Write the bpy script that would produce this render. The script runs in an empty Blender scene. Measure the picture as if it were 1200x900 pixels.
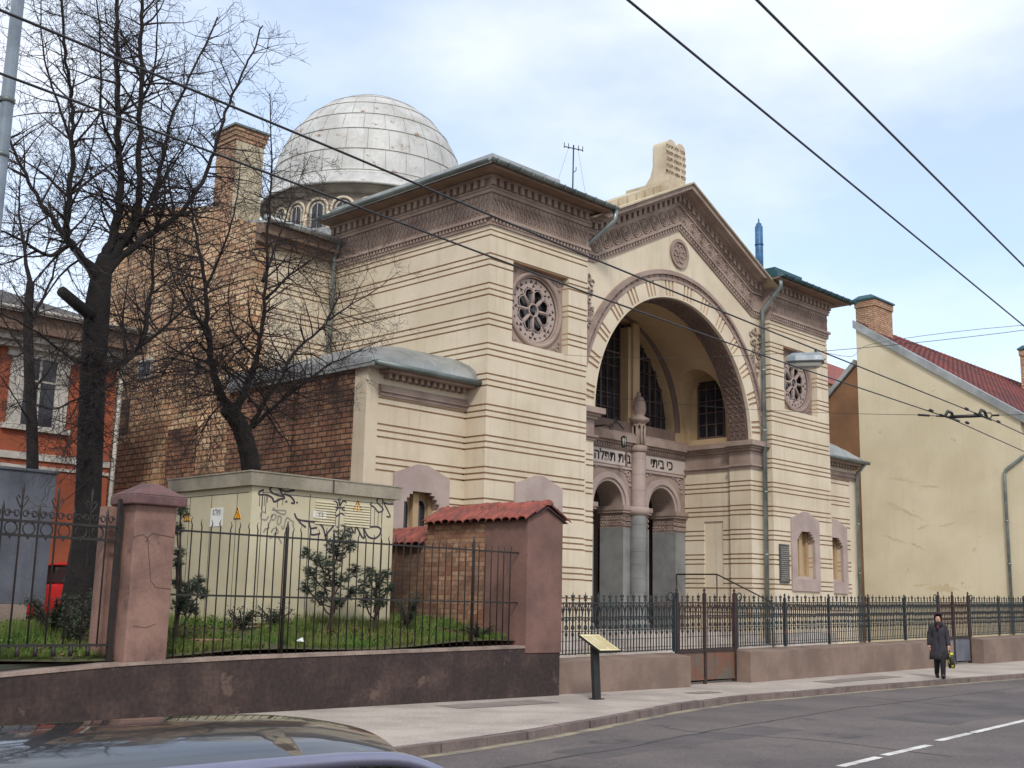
import bpy, bmesh, math, random
from mathutils import Vector, Matrix, noise
R = math.radians
sin, cos, pi = math.sin, math.cos, math.pi
random.seed(7)
SC = bpy.context.scene
COL = SC.collection

# ------------------------------------------------------------------ camera
CAM = Vector((0, 0, 1.7))
FPX = 1385.0
yaw, pitch, roll = R(45.75), R(10.62), R(1.24)
FW = Vector((sin(yaw)*cos(pitch), cos(yaw)*cos(pitch), sin(pitch)))
r0 = Vector((cos(yaw), -sin(yaw), 0)); u0 = r0.cross(FW)
RT = cos(roll)*r0 + sin(roll)*u0
UP = -sin(roll)*r0 + cos(roll)*u0
cd = bpy.data.cameras.new("camera"); cam = bpy.data.objects.new("camera", cd); COL.objects.link(cam)
cd.sensor_width = 36; cd.lens = FPX/1200*36; cd.clip_start = 0.05; cd.clip_end = 3000
cam.matrix_world = Matrix(((RT.x, UP.x, -FW.x, CAM.x), (RT.y, UP.y, -FW.y, CAM.y), (RT.z, UP.z, -FW.z, CAM.z), (0, 0, 0, 1)))
SC.camera = cam
def ray(x, y): return RT*((x-600)/FPX) + UP*((450-y)/FPX) + FW
def PY(x, y, Y): d = ray(x, y); return CAM + d*(Y/d.y)
def PX(x, y, X): d = ray(x, y); return CAM + d*(X/d.x)
def PZ(x, y, Z): d = ray(x, y); return CAM + d*((Z-CAM.z)/d.z)
def gz(X): return 0.0135*max(0.0, X-23)          # the pavement climbs gently to the right

# ------------------------------------------------------------------ materials
def lin(c): return tuple(((v/255+0.055)/1.055)**2.4 if v > 10 else v/255/12.92 for v in c)
MATS = {}
def newmat(name):
    m = bpy.data.materials.new(name); m.use_nodes = True
    nt = m.node_tree; b = nt.nodes["Principled BSDF"]
    return m, nt, b
def N(nt, t, **kw):
    n = nt.nodes.new(t)
    for k, v in kw.items():
        if k in n.inputs: n.inputs[k].default_value = v
        else: setattr(n, k, v)
    return n
def mixc(nt, fac, a, b, blend='MIX'):
    n = nt.nodes.new('ShaderNodeMix'); n.data_type = 'RGBA'; n.blend_type = blend
    for i, v in ((0, fac), (6, a), (7, b)):
        if hasattr(v, 'is_linked'): nt.links.new(v, n.inputs[i])
        elif i == 0: n.inputs[0].default_value = v
        else: n.inputs[i].default_value = (*v[:3], 1)
    return n.outputs[2]
def ramp(nt, src, a, b, va=0.0, vb=1.0):
    n = nt.nodes.new('ShaderNodeMapRange'); nt.links.new(src, n.inputs[0])
    n.inputs[1].default_value = a; n.inputs[2].default_value = b; n.inputs[3].default_value = va; n.inputs[4].default_value = vb
    return n.outputs[0]
def coords(nt, scale=(1, 1, 1), uv=False):
    t = nt.nodes.new('ShaderNodeTexCoord'); mp = nt.nodes.new('ShaderNodeMapping'); mp.inputs['Scale'].default_value = scale
    nt.links.new(t.outputs['UV' if uv else 'Object'], mp.inputs['Vector']); return mp.outputs[0]
def noise_t(nt, vec, scale, detail=4, rough=0.55):
    n = N(nt, 'ShaderNodeTexNoise', Scale=scale, Detail=detail, Roughness=rough); nt.links.new(vec, n.inputs['Vector']); return n.outputs[0]
def bumpn(nt, b, h, strength, dist):
    n = N(nt, 'ShaderNodeBump', Strength=strength, Distance=dist); nt.links.new(h, n.inputs['Height']); nt.links.new(n.outputs[0], b.inputs['Normal'])
def pmat(name, c, c2=None, scale=0.8, rough=0.85, fine=30, fineamt=0.12, bump=0.25, bdist=0.006, streak=0.0, streakc=None, metal=0.0, contrast=(0.4, 0.62), coat=0.0, spots=None, spotlo=0.62, spotscale=3.0):
    """procedural weathered surface: two tones by large noise, fine grain, vertical rain streaks, worn spots"""
    m, nt, b = newmat(name); c = lin(c); c2 = lin(c2) if c2 else tuple(v*0.8 for v in c)
    v = coords(nt)
    col = mixc(nt, ramp(nt, noise_t(nt, v, scale, 6, 0.6), *contrast), c, c2)
    g = noise_t(nt, v, fine, 3)
    col = mixc(nt, 1.0, col, mixc(nt, ramp(nt, g, 0.3, 0.7), (1-fineamt,)*3, (1+fineamt*0.6,)*3), 'MULTIPLY')
    if streak:
        sv = coords(nt, (5, 5, 0.35))
        sc = lin(streakc) if streakc else tuple(x*0.45 for x in c)
        col = mixc(nt, ramp(nt, noise_t(nt, sv, 1.0, 6, 0.65), 0.52, 0.75, 0, streak), col, sc)
    if spots:
        col = mixc(nt, ramp(nt, noise_t(nt, v, spotscale, 8, 0.7), spotlo, spotlo+0.06), col, lin(spots))
    nt.links.new(col, b.inputs['Base Color']); b.inputs['Roughness'].default_value = rough; b.inputs['Metallic'].default_value = metal
    if coat: b.inputs['Coat Weight'].default_value = coat; b.inputs['Coat Roughness'].default_value = 0.03
    if bump: bumpn(nt, b, g, bump, bdist)
    MATS[name] = m; return m
def brickmat(name, c1, c2, mortar, w=0.25, h=0.075, stain=0.5, stainc=(45, 34, 30), pale=None, mort=.009, stscale=.55):
    m, nt, b = newmat(name)
    uv = coords(nt, uv=True); v = coords(nt)
    br = N(nt, 'ShaderNodeTexBrick', Scale=1.0); br.inputs['Brick Width'].default_value = w; br.inputs['Row Height'].default_value = h
    br.inputs['Mortar Size'].default_value = mort; br.inputs['Mortar Smooth'].default_value = 0.25; br.inputs['Bias'].default_value = -0.1
    br.inputs['Color1'].default_value = (*lin(c1), 1); br.inputs['Color2'].default_value = (*lin(c2), 1); br.inputs['Mortar'].default_value = (*lin(mortar), 1)
    dn = N(nt, 'ShaderNodeTexNoise', Scale=6.0, Detail=3.0); nt.links.new(v, dn.inputs[0])
    dm = N(nt, 'ShaderNodeVectorMath', operation='MULTIPLY_ADD'); nt.links.new(dn.outputs['Color'], dm.inputs[0]); dm.inputs[1].default_value = (.02, .02, 0); nt.links.new(uv, dm.inputs[2])
    nt.links.new(dm.outputs[0], br.inputs['Vector'])
    col = br.outputs['Color']
    n1 = noise_t(nt, v, 9, 5, 0.7)
    col = mixc(nt, 1.0, col, mixc(nt, ramp(nt, n1, 0.3, 0.7), (0.6, 0.6, 0.6), (1.25, 1.2, 1.15)), 'MULTIPLY')
    if pale: col = mixc(nt, ramp(nt, noise_t(nt, v, 1.1, 6, .65), 0.5, 0.68, 0, 0.4), col, lin(pale))
    col = mixc(nt, ramp(nt, noise_t(nt, v, stscale, 7, 0.68), 0.48, 0.64, 0, stain), col, lin(stainc))
    col = mixc(nt, ramp(nt, noise_t(nt, v, .28, 5, .6), 0.46, 0.62, 0, stain*.6), col, tuple(x*.8 for x in lin(stainc)))
    nt.links.new(col, b.inputs['Base Color']); b.inputs['Roughness'].default_value = 0.92
    hm = N(nt, 'ShaderNodeMath', operation='SUBTRACT'); nt.links.new(n1, hm.inputs[0]); nt.links.new(br.outputs['Fac'], hm.inputs[1])
    bumpn(nt, b, hm.outputs[0], 0.7, 0.015)
    MATS[name] = m; return m

CREAM = pmat('cream_render', (211, 197, 174), (196, 181, 157), 0.5, 0.9, 40, 0.08, 0.2, 0.004, streak=0.34, streakc=(150, 132, 104))
GROOVE = pmat('brown_groove_paint', (176, 144, 116), (160, 130, 104), 1.5, 0.9)
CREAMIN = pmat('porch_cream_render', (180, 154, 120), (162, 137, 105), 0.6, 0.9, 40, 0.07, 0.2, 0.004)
MAUVE = pmat('mauve_stucco', (158, 139, 127), (136, 116, 106), 1.2, 0.9, 50, 0.1, 0.3, 0.004, streak=0.25, streakc=(96, 78, 70))
INSCR = pmat('pale_inscription_stone', (190, 176, 167), (176, 161, 152), 1.5, 0.9, 40, 0.08, 0.2, 0.003)
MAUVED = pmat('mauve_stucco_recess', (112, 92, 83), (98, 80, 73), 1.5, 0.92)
SURR = pmat('mauve_window_stone', (172, 154, 146), (156, 138, 131), 1.2, 0.9, 60, 0.08, 0.2, 0.003)
GREYST = pmat('grey_painted_stone', (136, 136, 134), (114, 114, 113), 1.0, 0.8, 40, 0.08, 0.2, 0.004, streak=0.2)
DRUM = pmat('pale_drum_render', (140, 130, 118), (118, 108, 98), 1.2, 0.9, 40, 0.1, 0.3, 0.004, streak=0.3, streakc=(112, 100, 90))
def glassmat(name, c, rough=0.08):
    m, nt, b = newmat(name)
    v = coords(nt); col = mixc(nt, ramp(nt, noise_t(nt, v, 2.5, 3), 0.35, 0.65), lin(c), tuple(x*1.8+0.004 for x in lin(c)))
    nt.links.new(col, b.inputs['Base Color']); b.inputs['Roughness'].default_value = rough; b.inputs['IOR'].default_value = 1.5
    bumpn(nt, b, noise_t(nt, v, 1.6, 2), 0.08, 0.02)
    MATS[name] = m; return m
GLASS = glassmat('dark_window_glass', (30, 31, 36))
WBAR = pmat('brown_window_bars', (98, 78, 68), (80, 62, 55), 3, 0.7)
ZINC = pmat('zinc_sheet', (172, 174, 172), (140, 143, 142), 1.2, 0.45, 20, 0.1, 0.1, 0.002, metal=0.55, streak=0.3)
GUTTER = pmat('grey_gutter_metal', (120, 128, 126), (88, 98, 96), 1.0, 0.5, 20, 0.12, 0.1, 0.002, metal=0.4)
PIPE = pmat('zinc_downpipe', (146, 154, 152), (112, 122, 120), 2.0, 0.4, 20, 0.1, 0.1, 0.002, metal=0.6)
TEAL = pmat('teal_painted_sheet', (48, 92, 98), (36, 70, 80), 1.2, 0.5, 20, 0.1, 0.1, 0.002, metal=0.3)
DOME = pmat('pale_dome_sheet', (192, 191, 188), (170, 168, 163), 0.9, 0.6, 18, 0.12, 0.15, 0.004, metal=0.1, streak=0.3, streakc=(122, 108, 92), spots=(128, 92, 62), spotlo=0.6, spotscale=1.6)
DOMESEAM = pmat('dome_seam', (158, 154, 148), (132, 124, 114), 2, 0.7)
SOFFIT = pmat('dark_soffit_boards', (128, 104, 88), (108, 88, 74), 1.5, 0.9)
BRICK = brickmat('old_patched_brick', (204, 160, 124), (232, 206, 168), (104, 80, 62), 0.40, 0.17, 0.6, (84, 60, 48), pale=(222, 186, 140), mort=.022)
BRICKD = brickmat('dark_red_brick', (142, 98, 76), (174, 134, 104), (66, 52, 44), 0.36, 0.13, 0.93, (52, 40, 35), mort=.018, stscale=.75)
BRICKW = brickmat('boundary_brick', (140, 96, 74), (178, 142, 112), (120, 102, 88), 0.27, 0.095, 0.6, (66, 54, 46))
BRICKC = brickmat('chimney_brick', (176, 130, 102), (206, 172, 140), (112, 92, 76), 0.26, 0.09, 0.5, (84, 68, 58), pale=(196, 168, 138), mort=.014)
PLBR = pmat('brown_plaster', (124, 92, 83), (104, 78, 70), 1.3, 0.92, 25, 0.15, 0.35, 0.008)
PILLAR = pmat('pink_pillar_render', (138, 107, 95), (110, 84, 76), 1.8, 0.92, 25, 0.12, 0.4, 0.008, spots=(92, 72, 66), spotlo=0.58, spotscale=2.0)
CAP = pmat('maroon_capstone', (110, 80, 78), (88, 64, 64), 3, 0.85, 40, 0.2, 0.4, 0.006)
RETAIN = pmat('dark_retaining_render', (54, 42, 40), (80, 63, 57), 1.3, 0.92, 14, 0.35, 0.6, 0.015, streak=0.25, streakc=(40, 32, 31), spots=(96, 78, 68), spotlo=0.6, spotscale=1.5, contrast=(.46, .68))
COPE = pmat('stone_coping', (150, 132, 120), (120, 104, 96), 2, 0.9, 30, 0.2, 0.3, 0.006)
LOWW = pmat('pinkish_concrete_wall', (134, 113, 100), (112, 94, 83), 1.0, 0.9, 25, 0.12, 0.35, 0.008, streak=0.3, streakc=(112, 90, 76))
PAVE = pmat('pavement_asphalt', (176, 164, 153), (152, 140, 131), 0.7, 0.9, 24, 0.22, 0.35, 0.006, spots=(128, 116, 108), spotlo=0.66, spotscale=1.2)
DUST = pmat('pale_road_dust', (150, 140, 116), (112, 104, 96), 2.2, 0.95, 50, 0.25, 0.3, 0.004)
PATCH = pmat('darker_asphalt_patch', (134, 122, 114), (120, 109, 102), 1.4, 0.92, 60, 0.2, 0.35, 0.006)
TARM = pmat('tar_seam', (58, 54, 55), (48, 45, 46), 3, 0.6, 40, 0.2, 0)
ROADP = pmat('old_road_patch', (92, 85, 84), (78, 72, 72), 0.8, 0.85, 80, 0.3, 0.5, 0.006)
KERB = pmat('granite_kerb', (120, 104, 98), (98, 84, 80), 2.5, 0.85, 40, 0.25, 0.4, 0.008)
ROAD = pmat('road_asphalt', (104, 94, 91), (84, 77, 76), 0.35, 0.85, 28, 0.34, 0.5, 0.006, spots=(66, 61, 63), spotlo=0.6, spotscale=0.7)
PAINTW = pmat('worn_white_paint', (215, 212, 206), (180, 176, 170), 3, 0.8, 40, 0.2, 0.2, 0.003, spots=(96, 90, 90), spotlo=0.63, spotscale=6)
EARTH = pmat('mossy_earth', (74, 76, 40), (62, 58, 36), 1.5, 0.95, 20, 0.3, 0.5, 0.02)
YARD = pmat('pale_yard_paving', (188, 178, 168), (160, 150, 142), 0.8, 0.9, 40, 0.15)
KIOSK = pmat('beige_kiosk_paint', (196, 186, 156), (184, 173, 144), 0.8, 0.7, 30, 0.05, 0.1, 0.003, streak=0.12, streakc=(150, 138, 112))
KIOSKR = pmat('kiosk_roof_edge', (160, 150, 132), (132, 124, 108), 1.4, 0.85, 30, 0.15, 0.3, 0.005, streak=0.4, streakc=(110, 100, 86))
SEAM = pmat('dark_seam', (74, 68, 58), (60, 54, 48), 3, 0.9)
IRON = pmat('black_iron', (28, 25, 25), (44, 34, 31), 6, 0.6, 60, 0.3, 0.2, 0.003)
IRONT = pmat('rusty_teal_iron', (30, 44, 48), (38, 36, 36), 2.5, 0.6, 60, 0.3, 0.2, 0.003, spots=(92, 62, 50), spotlo=0.58, spotscale=5)
IRONR = pmat('rust_brown_iron', (62, 42, 38), (42, 33, 31), 3, 0.75, 60, 0.3, 0.3, 0.003)
RUSTPL = pmat('rusty_sheet', (116, 78, 60), (96, 92, 82), 2.4, 0.85, 30, 0.25, 0.3, 0.004, streak=0.5, streakc=(84, 50, 40))
TILE = pmat('red_clay_tile', (148, 76, 62), (112, 62, 54), 3.5, 0.75, 30, 0.25, 0.4, 0.006, spots=(80, 56, 50), spotlo=0.64, spotscale=5)
TILED = pmat('dark_red_roof_tile', (118, 52, 44), (84, 44, 42), 0.9, 0.8, 30, 0.25, 0.4, 0.006)
YELLOW = pmat('yellow_gable_render', (208, 196, 168), (194, 181, 152), 0.35, 0.92, 30, 0.06, 0.25, 0.006, streak=0.16, streakc=(160, 140, 104), spots=(158, 138, 108), spotlo=0.63, spotscale=0.9)
SCUFF = pmat('scuffed_plaster', (190, 174, 142), (200, 186, 152), 3, 0.95, 30, 0.15, 0.3, 0.006)
BROWNW = pmat('brown_rear_render', (128, 92, 62), (108, 78, 54), 0.8, 0.92, 30, 0.1)
ORANGE = pmat('orange_house_render', (162, 86, 58), (136, 72, 50), 0.8, 0.9, 30, 0.12, streak=.3)
WHITE = pmat('white_trim', (190, 184, 174), (160, 154, 146), 2, 0.8)
DARKRF = pmat('dark_roof_sheet', (80, 72, 68), (64, 58, 56), 1, 0.7)
CONT = pmat('grey_steel_container', (104, 106, 116), (84, 86, 96), 1.2, 0.6, 20, 0.12, 0.1, 0.003, streak=0.4, streakc=(66, 64, 70))
BARK = pmat('dark_bark', (38, 31, 29), (25, 21, 20), 5, 0.95, 30, 0.35, 0.9, 0.03)
TWIG = pmat('twig_bark', (50, 39, 38), (36, 29, 30), 3, 0.9, 10, 0.2, 0)
NEEDLE = pmat('pine_needles', (44, 62, 40), (32, 46, 34), 4, 0.7, 20, 0.3, 0)
LEAF = pmat('dark_shrub_leaves', (46, 58, 34), (34, 40, 28), 4, 0.7, 20, 0.3, 0)
STEMB = pmat('shrub_stem', (74, 56, 46), (54, 42, 36), 5, 0.9, 20, 0.3, 0)
GRASSM = pmat('grass_blades', (86, 116, 42), (104, 110, 52), 1.1, 0.75, 9, 0.4, 0)
DEAD = pmat('dead_leaves', (124, 92, 60), (92, 70, 48), 9, 0.9, 20, 0.3, 0)
BLACKW = pmat('wire_black', (26, 25, 28), (34, 32, 34), 3, 0.5, 20, 0.1, 0)
LAMPG = pmat('lamp_grey_metal', (138, 146, 150), (112, 118, 122), 3, 0.45, 20, 0.1, 0, metal=0.3)
LAMPB = pmat('lamp_bowl_plastic', (168, 166, 158), (146, 144, 138), 3, 0.3, 20, 0.1, 0)
POLE = pmat('grey_pole_paint', (112, 122, 132), (92, 102, 112), 2, 0.5, 20, 0.1, 0)
BLUEP = pmat('blue_vent_sheet', (66, 112, 152), (48, 86, 124), 3, 0.5, 20, 0.2, 0, metal=0.3)
TXT = pmat('black_lettering', (30, 28, 30), (38, 35, 36), 3, 0.7, 20, 0.1, 0)
SPRAY = pmat('dark_spray_paint', (48, 40, 52), (66, 56, 66), 4, 0.7, 20, 0.2, 0)
SPRAYG = pmat('faded_grey_spray_paint', (126, 118, 112), (146, 138, 126), 4, 0.8, 20, 0.2, 0)
STICK = pmat('white_sticker', (226, 226, 220), (210, 210, 204), 3, 0.6, 20, 0.05, 0)
YSTICK = pmat('yellow_sticker', (236, 166, 34), (222, 150, 30), 3, 0.6, 20, 0.05, 0)
PLAQ = pmat('dark_bronze_plaque', (88, 86, 82), (70, 68, 66), 4, 0.5, 30, 0.2, 0.2, 0.002, metal=0.3)
PLAQL = pmat('plaque_letter_metal', (150, 146, 136), (130, 126, 118), 4, 0.5, 30, 0.2, 0)
SIGNF = pmat('cream_sign_print', (226, 214, 172), (206, 190, 140), 2.5, 0.4, 20, 0.08, 0)
SIGNT = pmat('sign_print_ink', (132, 116, 88), (110, 96, 76), 3, 0.5, 20, 0.1, 0)
SKIN = pmat('skin', (206, 158, 136), (192, 142, 122), 8, 0.6, 30, 0.1, 0)
COAT = pmat('dark_wool_coat', (58, 55, 60), (46, 43, 49), 6, 0.95, 80, 0.25, 0.4, 0.004)
TROUS = pmat('black_trousers', (26, 25, 28), (34, 32, 35), 6, 0.9, 60, 0.2, 0)
SCARF = pmat('black_headscarf', (28, 24, 28), (112, 38, 44), 9, 0.85, 60, 0.2, 0, contrast=(0.58, 0.62))
BAGM = pmat('black_yellow_bag', (34, 34, 30), (206, 200, 52), 5, 0.5, 60, 0.1, 0, contrast=(0.5, 0.53))
CARP = pmat('dark_metallic_car_paint', (26, 28, 30), (23, 25, 27), 3, 0.3, 200, 0.1, 0, metal=0.3, coat=1.0)
CARS = pmat('silver_roof_strip', (120, 120, 142), (112, 112, 134), 3, 0.3, 100, 0.05, 0, metal=0.5, coat=1.0)
CARG = glassmat('car_glass', (20, 20, 24), 0.03)
TYRE = pmat('tyre_rubber', (28, 28, 29), (36, 36, 37), 6, 0.85, 60, 0.2, 0)
RIM = pmat('alloy_rim', (150, 152, 156), (130, 132, 136), 4, 0.35, 40, 0.05, 0, metal=0.8)
REDP = pmat('red_car_paint', (200, 26, 34), (186, 20, 28), 3, 0.3, 60, 0.05, 0, coat=0.8)
REDL = pmat('red_lamp_lens', (150, 10, 12), (130, 8, 10), 3, 0.2, 60, 0.05, 0)
WHL = pmat('clear_lamp_lens', (210, 214, 220), (190, 196, 204), 3, 0.15, 60, 0.05, 0)
RUBBLE = pmat('fallen_brick_slab', (158, 116, 96), (132, 98, 84), 4, 0.9)
DOORW = pmat('dark_door_wood', (60, 42, 34), (46, 32, 27), 3, 0.7)
TABLET = pmat('cream_tablet_stone', (198, 184, 160), (176, 160, 136), 1.5, 0.9, 30, 0.12, 0.3, 0.005, streak=0.25, streakc=(140, 122, 98))
TABLETT = pmat('tablet_letter_paint', (146, 122, 100), (130, 108, 90), 2, 0.9, 30, 0.1, 0)
CREAMRF = pmat('cream_roof_sheet', (190, 176, 150), (164, 150, 124), 1.5, 0.7, 20, 0.12, 0.2, 0.004)

# ------------------------------------------------------------------ mesh builder
WORLD = {}
class MB:
    def __init__(s): s.v = []; s.f = []; s.m = []; s.sm = []
    def add(s, vs, fs, mi=0, smooth=False):
        o = len(s.v); s.v += [tuple(p) for p in vs]
        for f in fs: s.f.append(tuple(i+o for i in f)); s.m.append(mi); s.sm.append(smooth)
    def box(s, x0, x1, y0, y1, z0, z1, mi=0):
        x0, x1 = min(x0, x1), max(x0, x1); y0, y1 = min(y0, y1), max(y0, y1); z0, z1 = min(z0, z1), max(z0, z1)
        s.add([(x0,y0,z0),(x1,y0,z0),(x1,y1,z0),(x0,y1,z0),(x0,y0,z1),(x1,y0,z1),(x1,y1,z1),(x0,y1,z1)],
              [(0,3,2,1),(4,5,6,7),(0,1,5,4),(1,2,6,5),(2,3,7,6),(3,0,4,7)], mi)
    def hexa(s, b, t, mi=0):   # bottom 4, top 4, both ccw from above
        s.add(list(b)+list(t), [(3,2,1,0),(4,5,6,7),(0,1,5,4),(1,2,6,5),(2,3,7,6),(3,0,4,7)], mi)
    def quad(s, a, b, c, d, mi=0): s.add([a,b,c,d], [(0,1,2,3)], mi)
    def prism(s, poly, axis, d0, d1, mi=0):
        """poly: 2D outline; axis 'y': (x,z) extruded along y; 'x': (y,z) along x; 'z': (x,y) along z"""
        n = len(poly)
        def P(p, d): return {'y': (p[0], d, p[1]), 'x': (d, p[0], p[1]), 'z': (p[0], p[1], d)}[axis]
        vs = [P(p, d0) for p in poly]+[P(p, d1) for p in poly]
        fs = [tuple(range(n)), tuple(range(2*n-1, n-1, -1))]+[(i, i+n, (i+1) % n+n, (i+1) % n) for i in range(n)]
        s.add(vs, fs, mi)
    def tube(s, pts, rad, n=6, mi=0, cap=True, smooth=True):
        pts = [Vector(p) for p in pts]; k = len(pts)
        if not hasattr(rad, '__len__'): rad = [rad]*k
        vs = []; t0 = (pts[1]-pts[0]).normalized()
        a = t0.orthogonal().normalized(); b = t0.cross(a)
        for i in range(k):
            t = (pts[min(i+1, k-1)]-pts[max(i-1, 0)])
            if t.length < 1e-9: t = t0
            t = t.normalized()
            a = (a-t*a.dot(t)); a = a.normalized() if a.length > 1e-6 else t.orthogonal().normalized()
            b = t.cross(a)
            for j in range(n):
                th = 2*pi*j/n; vs.append(pts[i]+(a*cos(th)+b*sin(th))*rad[i])
        fs = [(i*n+j, i*n+(j+1) % n, (i+1)*n+(j+1) % n, (i+1)*n+j) for i in range(k-1) for j in range(n)]
        if cap: fs += [tuple(range(n-1, -1, -1)), tuple(range((k-1)*n, k*n))]
        s.add(vs, fs, mi, smooth)
    def lathe(s, prof, c, n=24, mi=0, smooth=True, a0=0, a1=2*pi, cap=True):
        full = abs(a1-a0-2*pi) < 1e-6; m = n if full else n+1; k = len(prof)
        vs = [(c[0]+r*cos(a0+(a1-a0)*j/n), c[1]+r*sin(a0+(a1-a0)*j/n), c[2]+z) for r, z in prof for j in range(m)]
        fs = [(i*m+j, i*m+(j+1) % m, (i+1)*m+(j+1) % m, (i+1)*m+j) for i in range(k-1) for j in range(n)]
        if cap and full:
            if prof[0][0] > 1e-6: fs.append(tuple(range(m-1, -1, -1)))
            if prof[-1][0] > 1e-6: fs.append(tuple(range((k-1)*m, k*m)))
        s.add(vs, fs, mi, smooth)
    def ring(s, c, r0, r1, y0, y1, n=48, a0=0, a1=2*pi, mi=0, smooth=False):
        """flat annulus sector in the XZ plane, y0 front, y1 back"""
        vs = []; fs = []
        for i in range(n+1):
            a = a0+(a1-a0)*i/n
            for r, y in ((r0, y0), (r1, y0), (r1, y1), (r0, y1)): vs.append((c[0]+r*cos(a), y, c[1]+r*sin(a)))
        for i in range(n):
            for q in range(4): fs.append((i*4+q, i*4+(q+1) % 4, (i+1)*4+(q+1) % 4, (i+1)*4+q))
        if abs(a1-a0-2*pi) > 1e-6: fs += [(0,1,2,3), (n*4+3, n*4+2, n*4+1, n*4)]
        s.add(vs, fs, mi, smooth)
    def column(s, xs, zb, zt, y0, y1, mi=0):
        """wall between y0 (front) and y1 whose lower and upper edges are functions of x"""
        for x0, x1 in zip(xs, xs[1:]):
            if x1-x0 < 1e-5: continue
            b0, b1, t0, t1 = zb(x0), zb(x1), zt(x0), zt(x1)
            if t0-b0 < 1e-4 and t1-b1 < 1e-4: continue
            s.hexa([(x0,y0,b0),(x1,y0,b1),(x1,y1,b1),(x0,y1,b0)], [(x0,y0,t0),(x1,y0,t1),(x1,y1,t1),(x0,y1,t0)], mi)
    def build(s, name, mats, parent=None, loc=None, merge=False):
        L = Vector(loc) if loc is not None else (WORLD[parent.name] if parent else Vector((0, 0, 0)))
        me = bpy.data.meshes.new(name); me.from_pydata([tuple(Vector(p)-L) for p in s.v], [], s.f)
        mats = mats if isinstance(mats, (list, tuple)) else [mats]
        for m in mats: me.materials.append(m)
        me.polygons.foreach_set('material_index', s.m); me.polygons.foreach_set('use_smooth', s.sm)
        bm = bmesh.new(); bm.from_mesh(me)
        if merge: bmesh.ops.remove_doubles(bm, verts=bm.verts, dist=0.0004)
        if len(bm.faces) < 60000: bmesh.ops.recalc_face_normals(bm, faces=bm.faces)
        uvl = bm.loops.layers.uv.new('UVMap')
        for f in bm.faces:
            n = f.normal; ax, ay, az = abs(n.x), abs(n.y), abs(n.z)
            for l in f.loops:
                p = l.vert.co+L
                l[uvl].uv = (p.y, p.z) if ax >= ay and ax >= az else ((p.x, p.z) if ay >= az else (p.x, p.y))
        bm.to_mesh(me); bm.free()
        o = bpy.data.objects.new(name, me); COL.objects.link(o)
        if parent:
            o.parent = parent; WORLD[o.name] = L.copy()
        else:
            o.location = L; WORLD[o.name] = L.copy()
        return o
def thing(name, label, cat, loc, group=None):
    o = bpy.data.objects.new(name, None); COL.objects.link(o); o.location = loc; o.empty_display_size = 0.3
    WORLD[o.name] = Vector(loc); return tag(o, label, cat, group)
def tag(o, label, cat, group=None):
    o['label'] = label; o['category'] = cat
    if group: o['group'] = group
    return o
def struct(o, kind='structure'): o['kind'] = kind; return o
def bev(o, w=0.01, seg=2):
    m = o.modifiers.new('bevel', 'BEVEL'); m.width = w; m.segments = seg; m.limit_method = 'ANGLE'; m.angle_limit = R(40); return o
def curve_plate(splines, depth, res=2):
    """filled flat plate with holes from closed 2D outlines, returned as mesh data (vertices, faces)"""
    cu = bpy.data.curves.new('tmp', 'CURVE'); cu.dimensions = '2D'; cu.fill_mode = 'BOTH'; cu.extrude = depth/2
    for sp in splines:
        s = cu.splines.new('POLY'); s.points.add(len(sp)-1); s.use_cyclic_u = True
        for p, q in zip(s.points, sp): p.co = (q[0], q[1], 0, 1)
    return curve_mesh(cu)
def curve_mesh(cu):
    o = bpy.data.objects.new('tmp', cu); COL.objects.link(o)
    dg = bpy.context.evaluated_depsgraph_get(); me = bpy.data.meshes.new_from_object(o.evaluated_get(dg))
    vs = [v.co.copy() for v in me.vertices]; fs = [tuple(p.vertices) for p in me.polygons]
    bpy.data.objects.remove(o); bpy.data.curves.remove(cu); bpy.data.meshes.remove(me)
    return vs, fs
def text_mesh(txt, size, depth=0.01, bold=0.0):
    cu = bpy.data.curves.new('tmp', 'FONT'); cu.body = txt; cu.size = size; cu.extrude = depth/2; cu.align_x = 'CENTER'; cu.align_y = 'CENTER'; cu.offset = bold
    cu.resolution_u = 3
    return curve_mesh(cu)
def place_xz(vs, c, y, sx=1, flip=False): return [(c[0]+v.x*sx, y-v.z, c[1]+v.y) for v in vs]
def eval_mods(o):
    dg = bpy.context.evaluated_depsgraph_get(); me = bpy.data.meshes.new_from_object(o.evaluated_get(dg)); o.modifiers.clear(); o.data = me; return o
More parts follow.
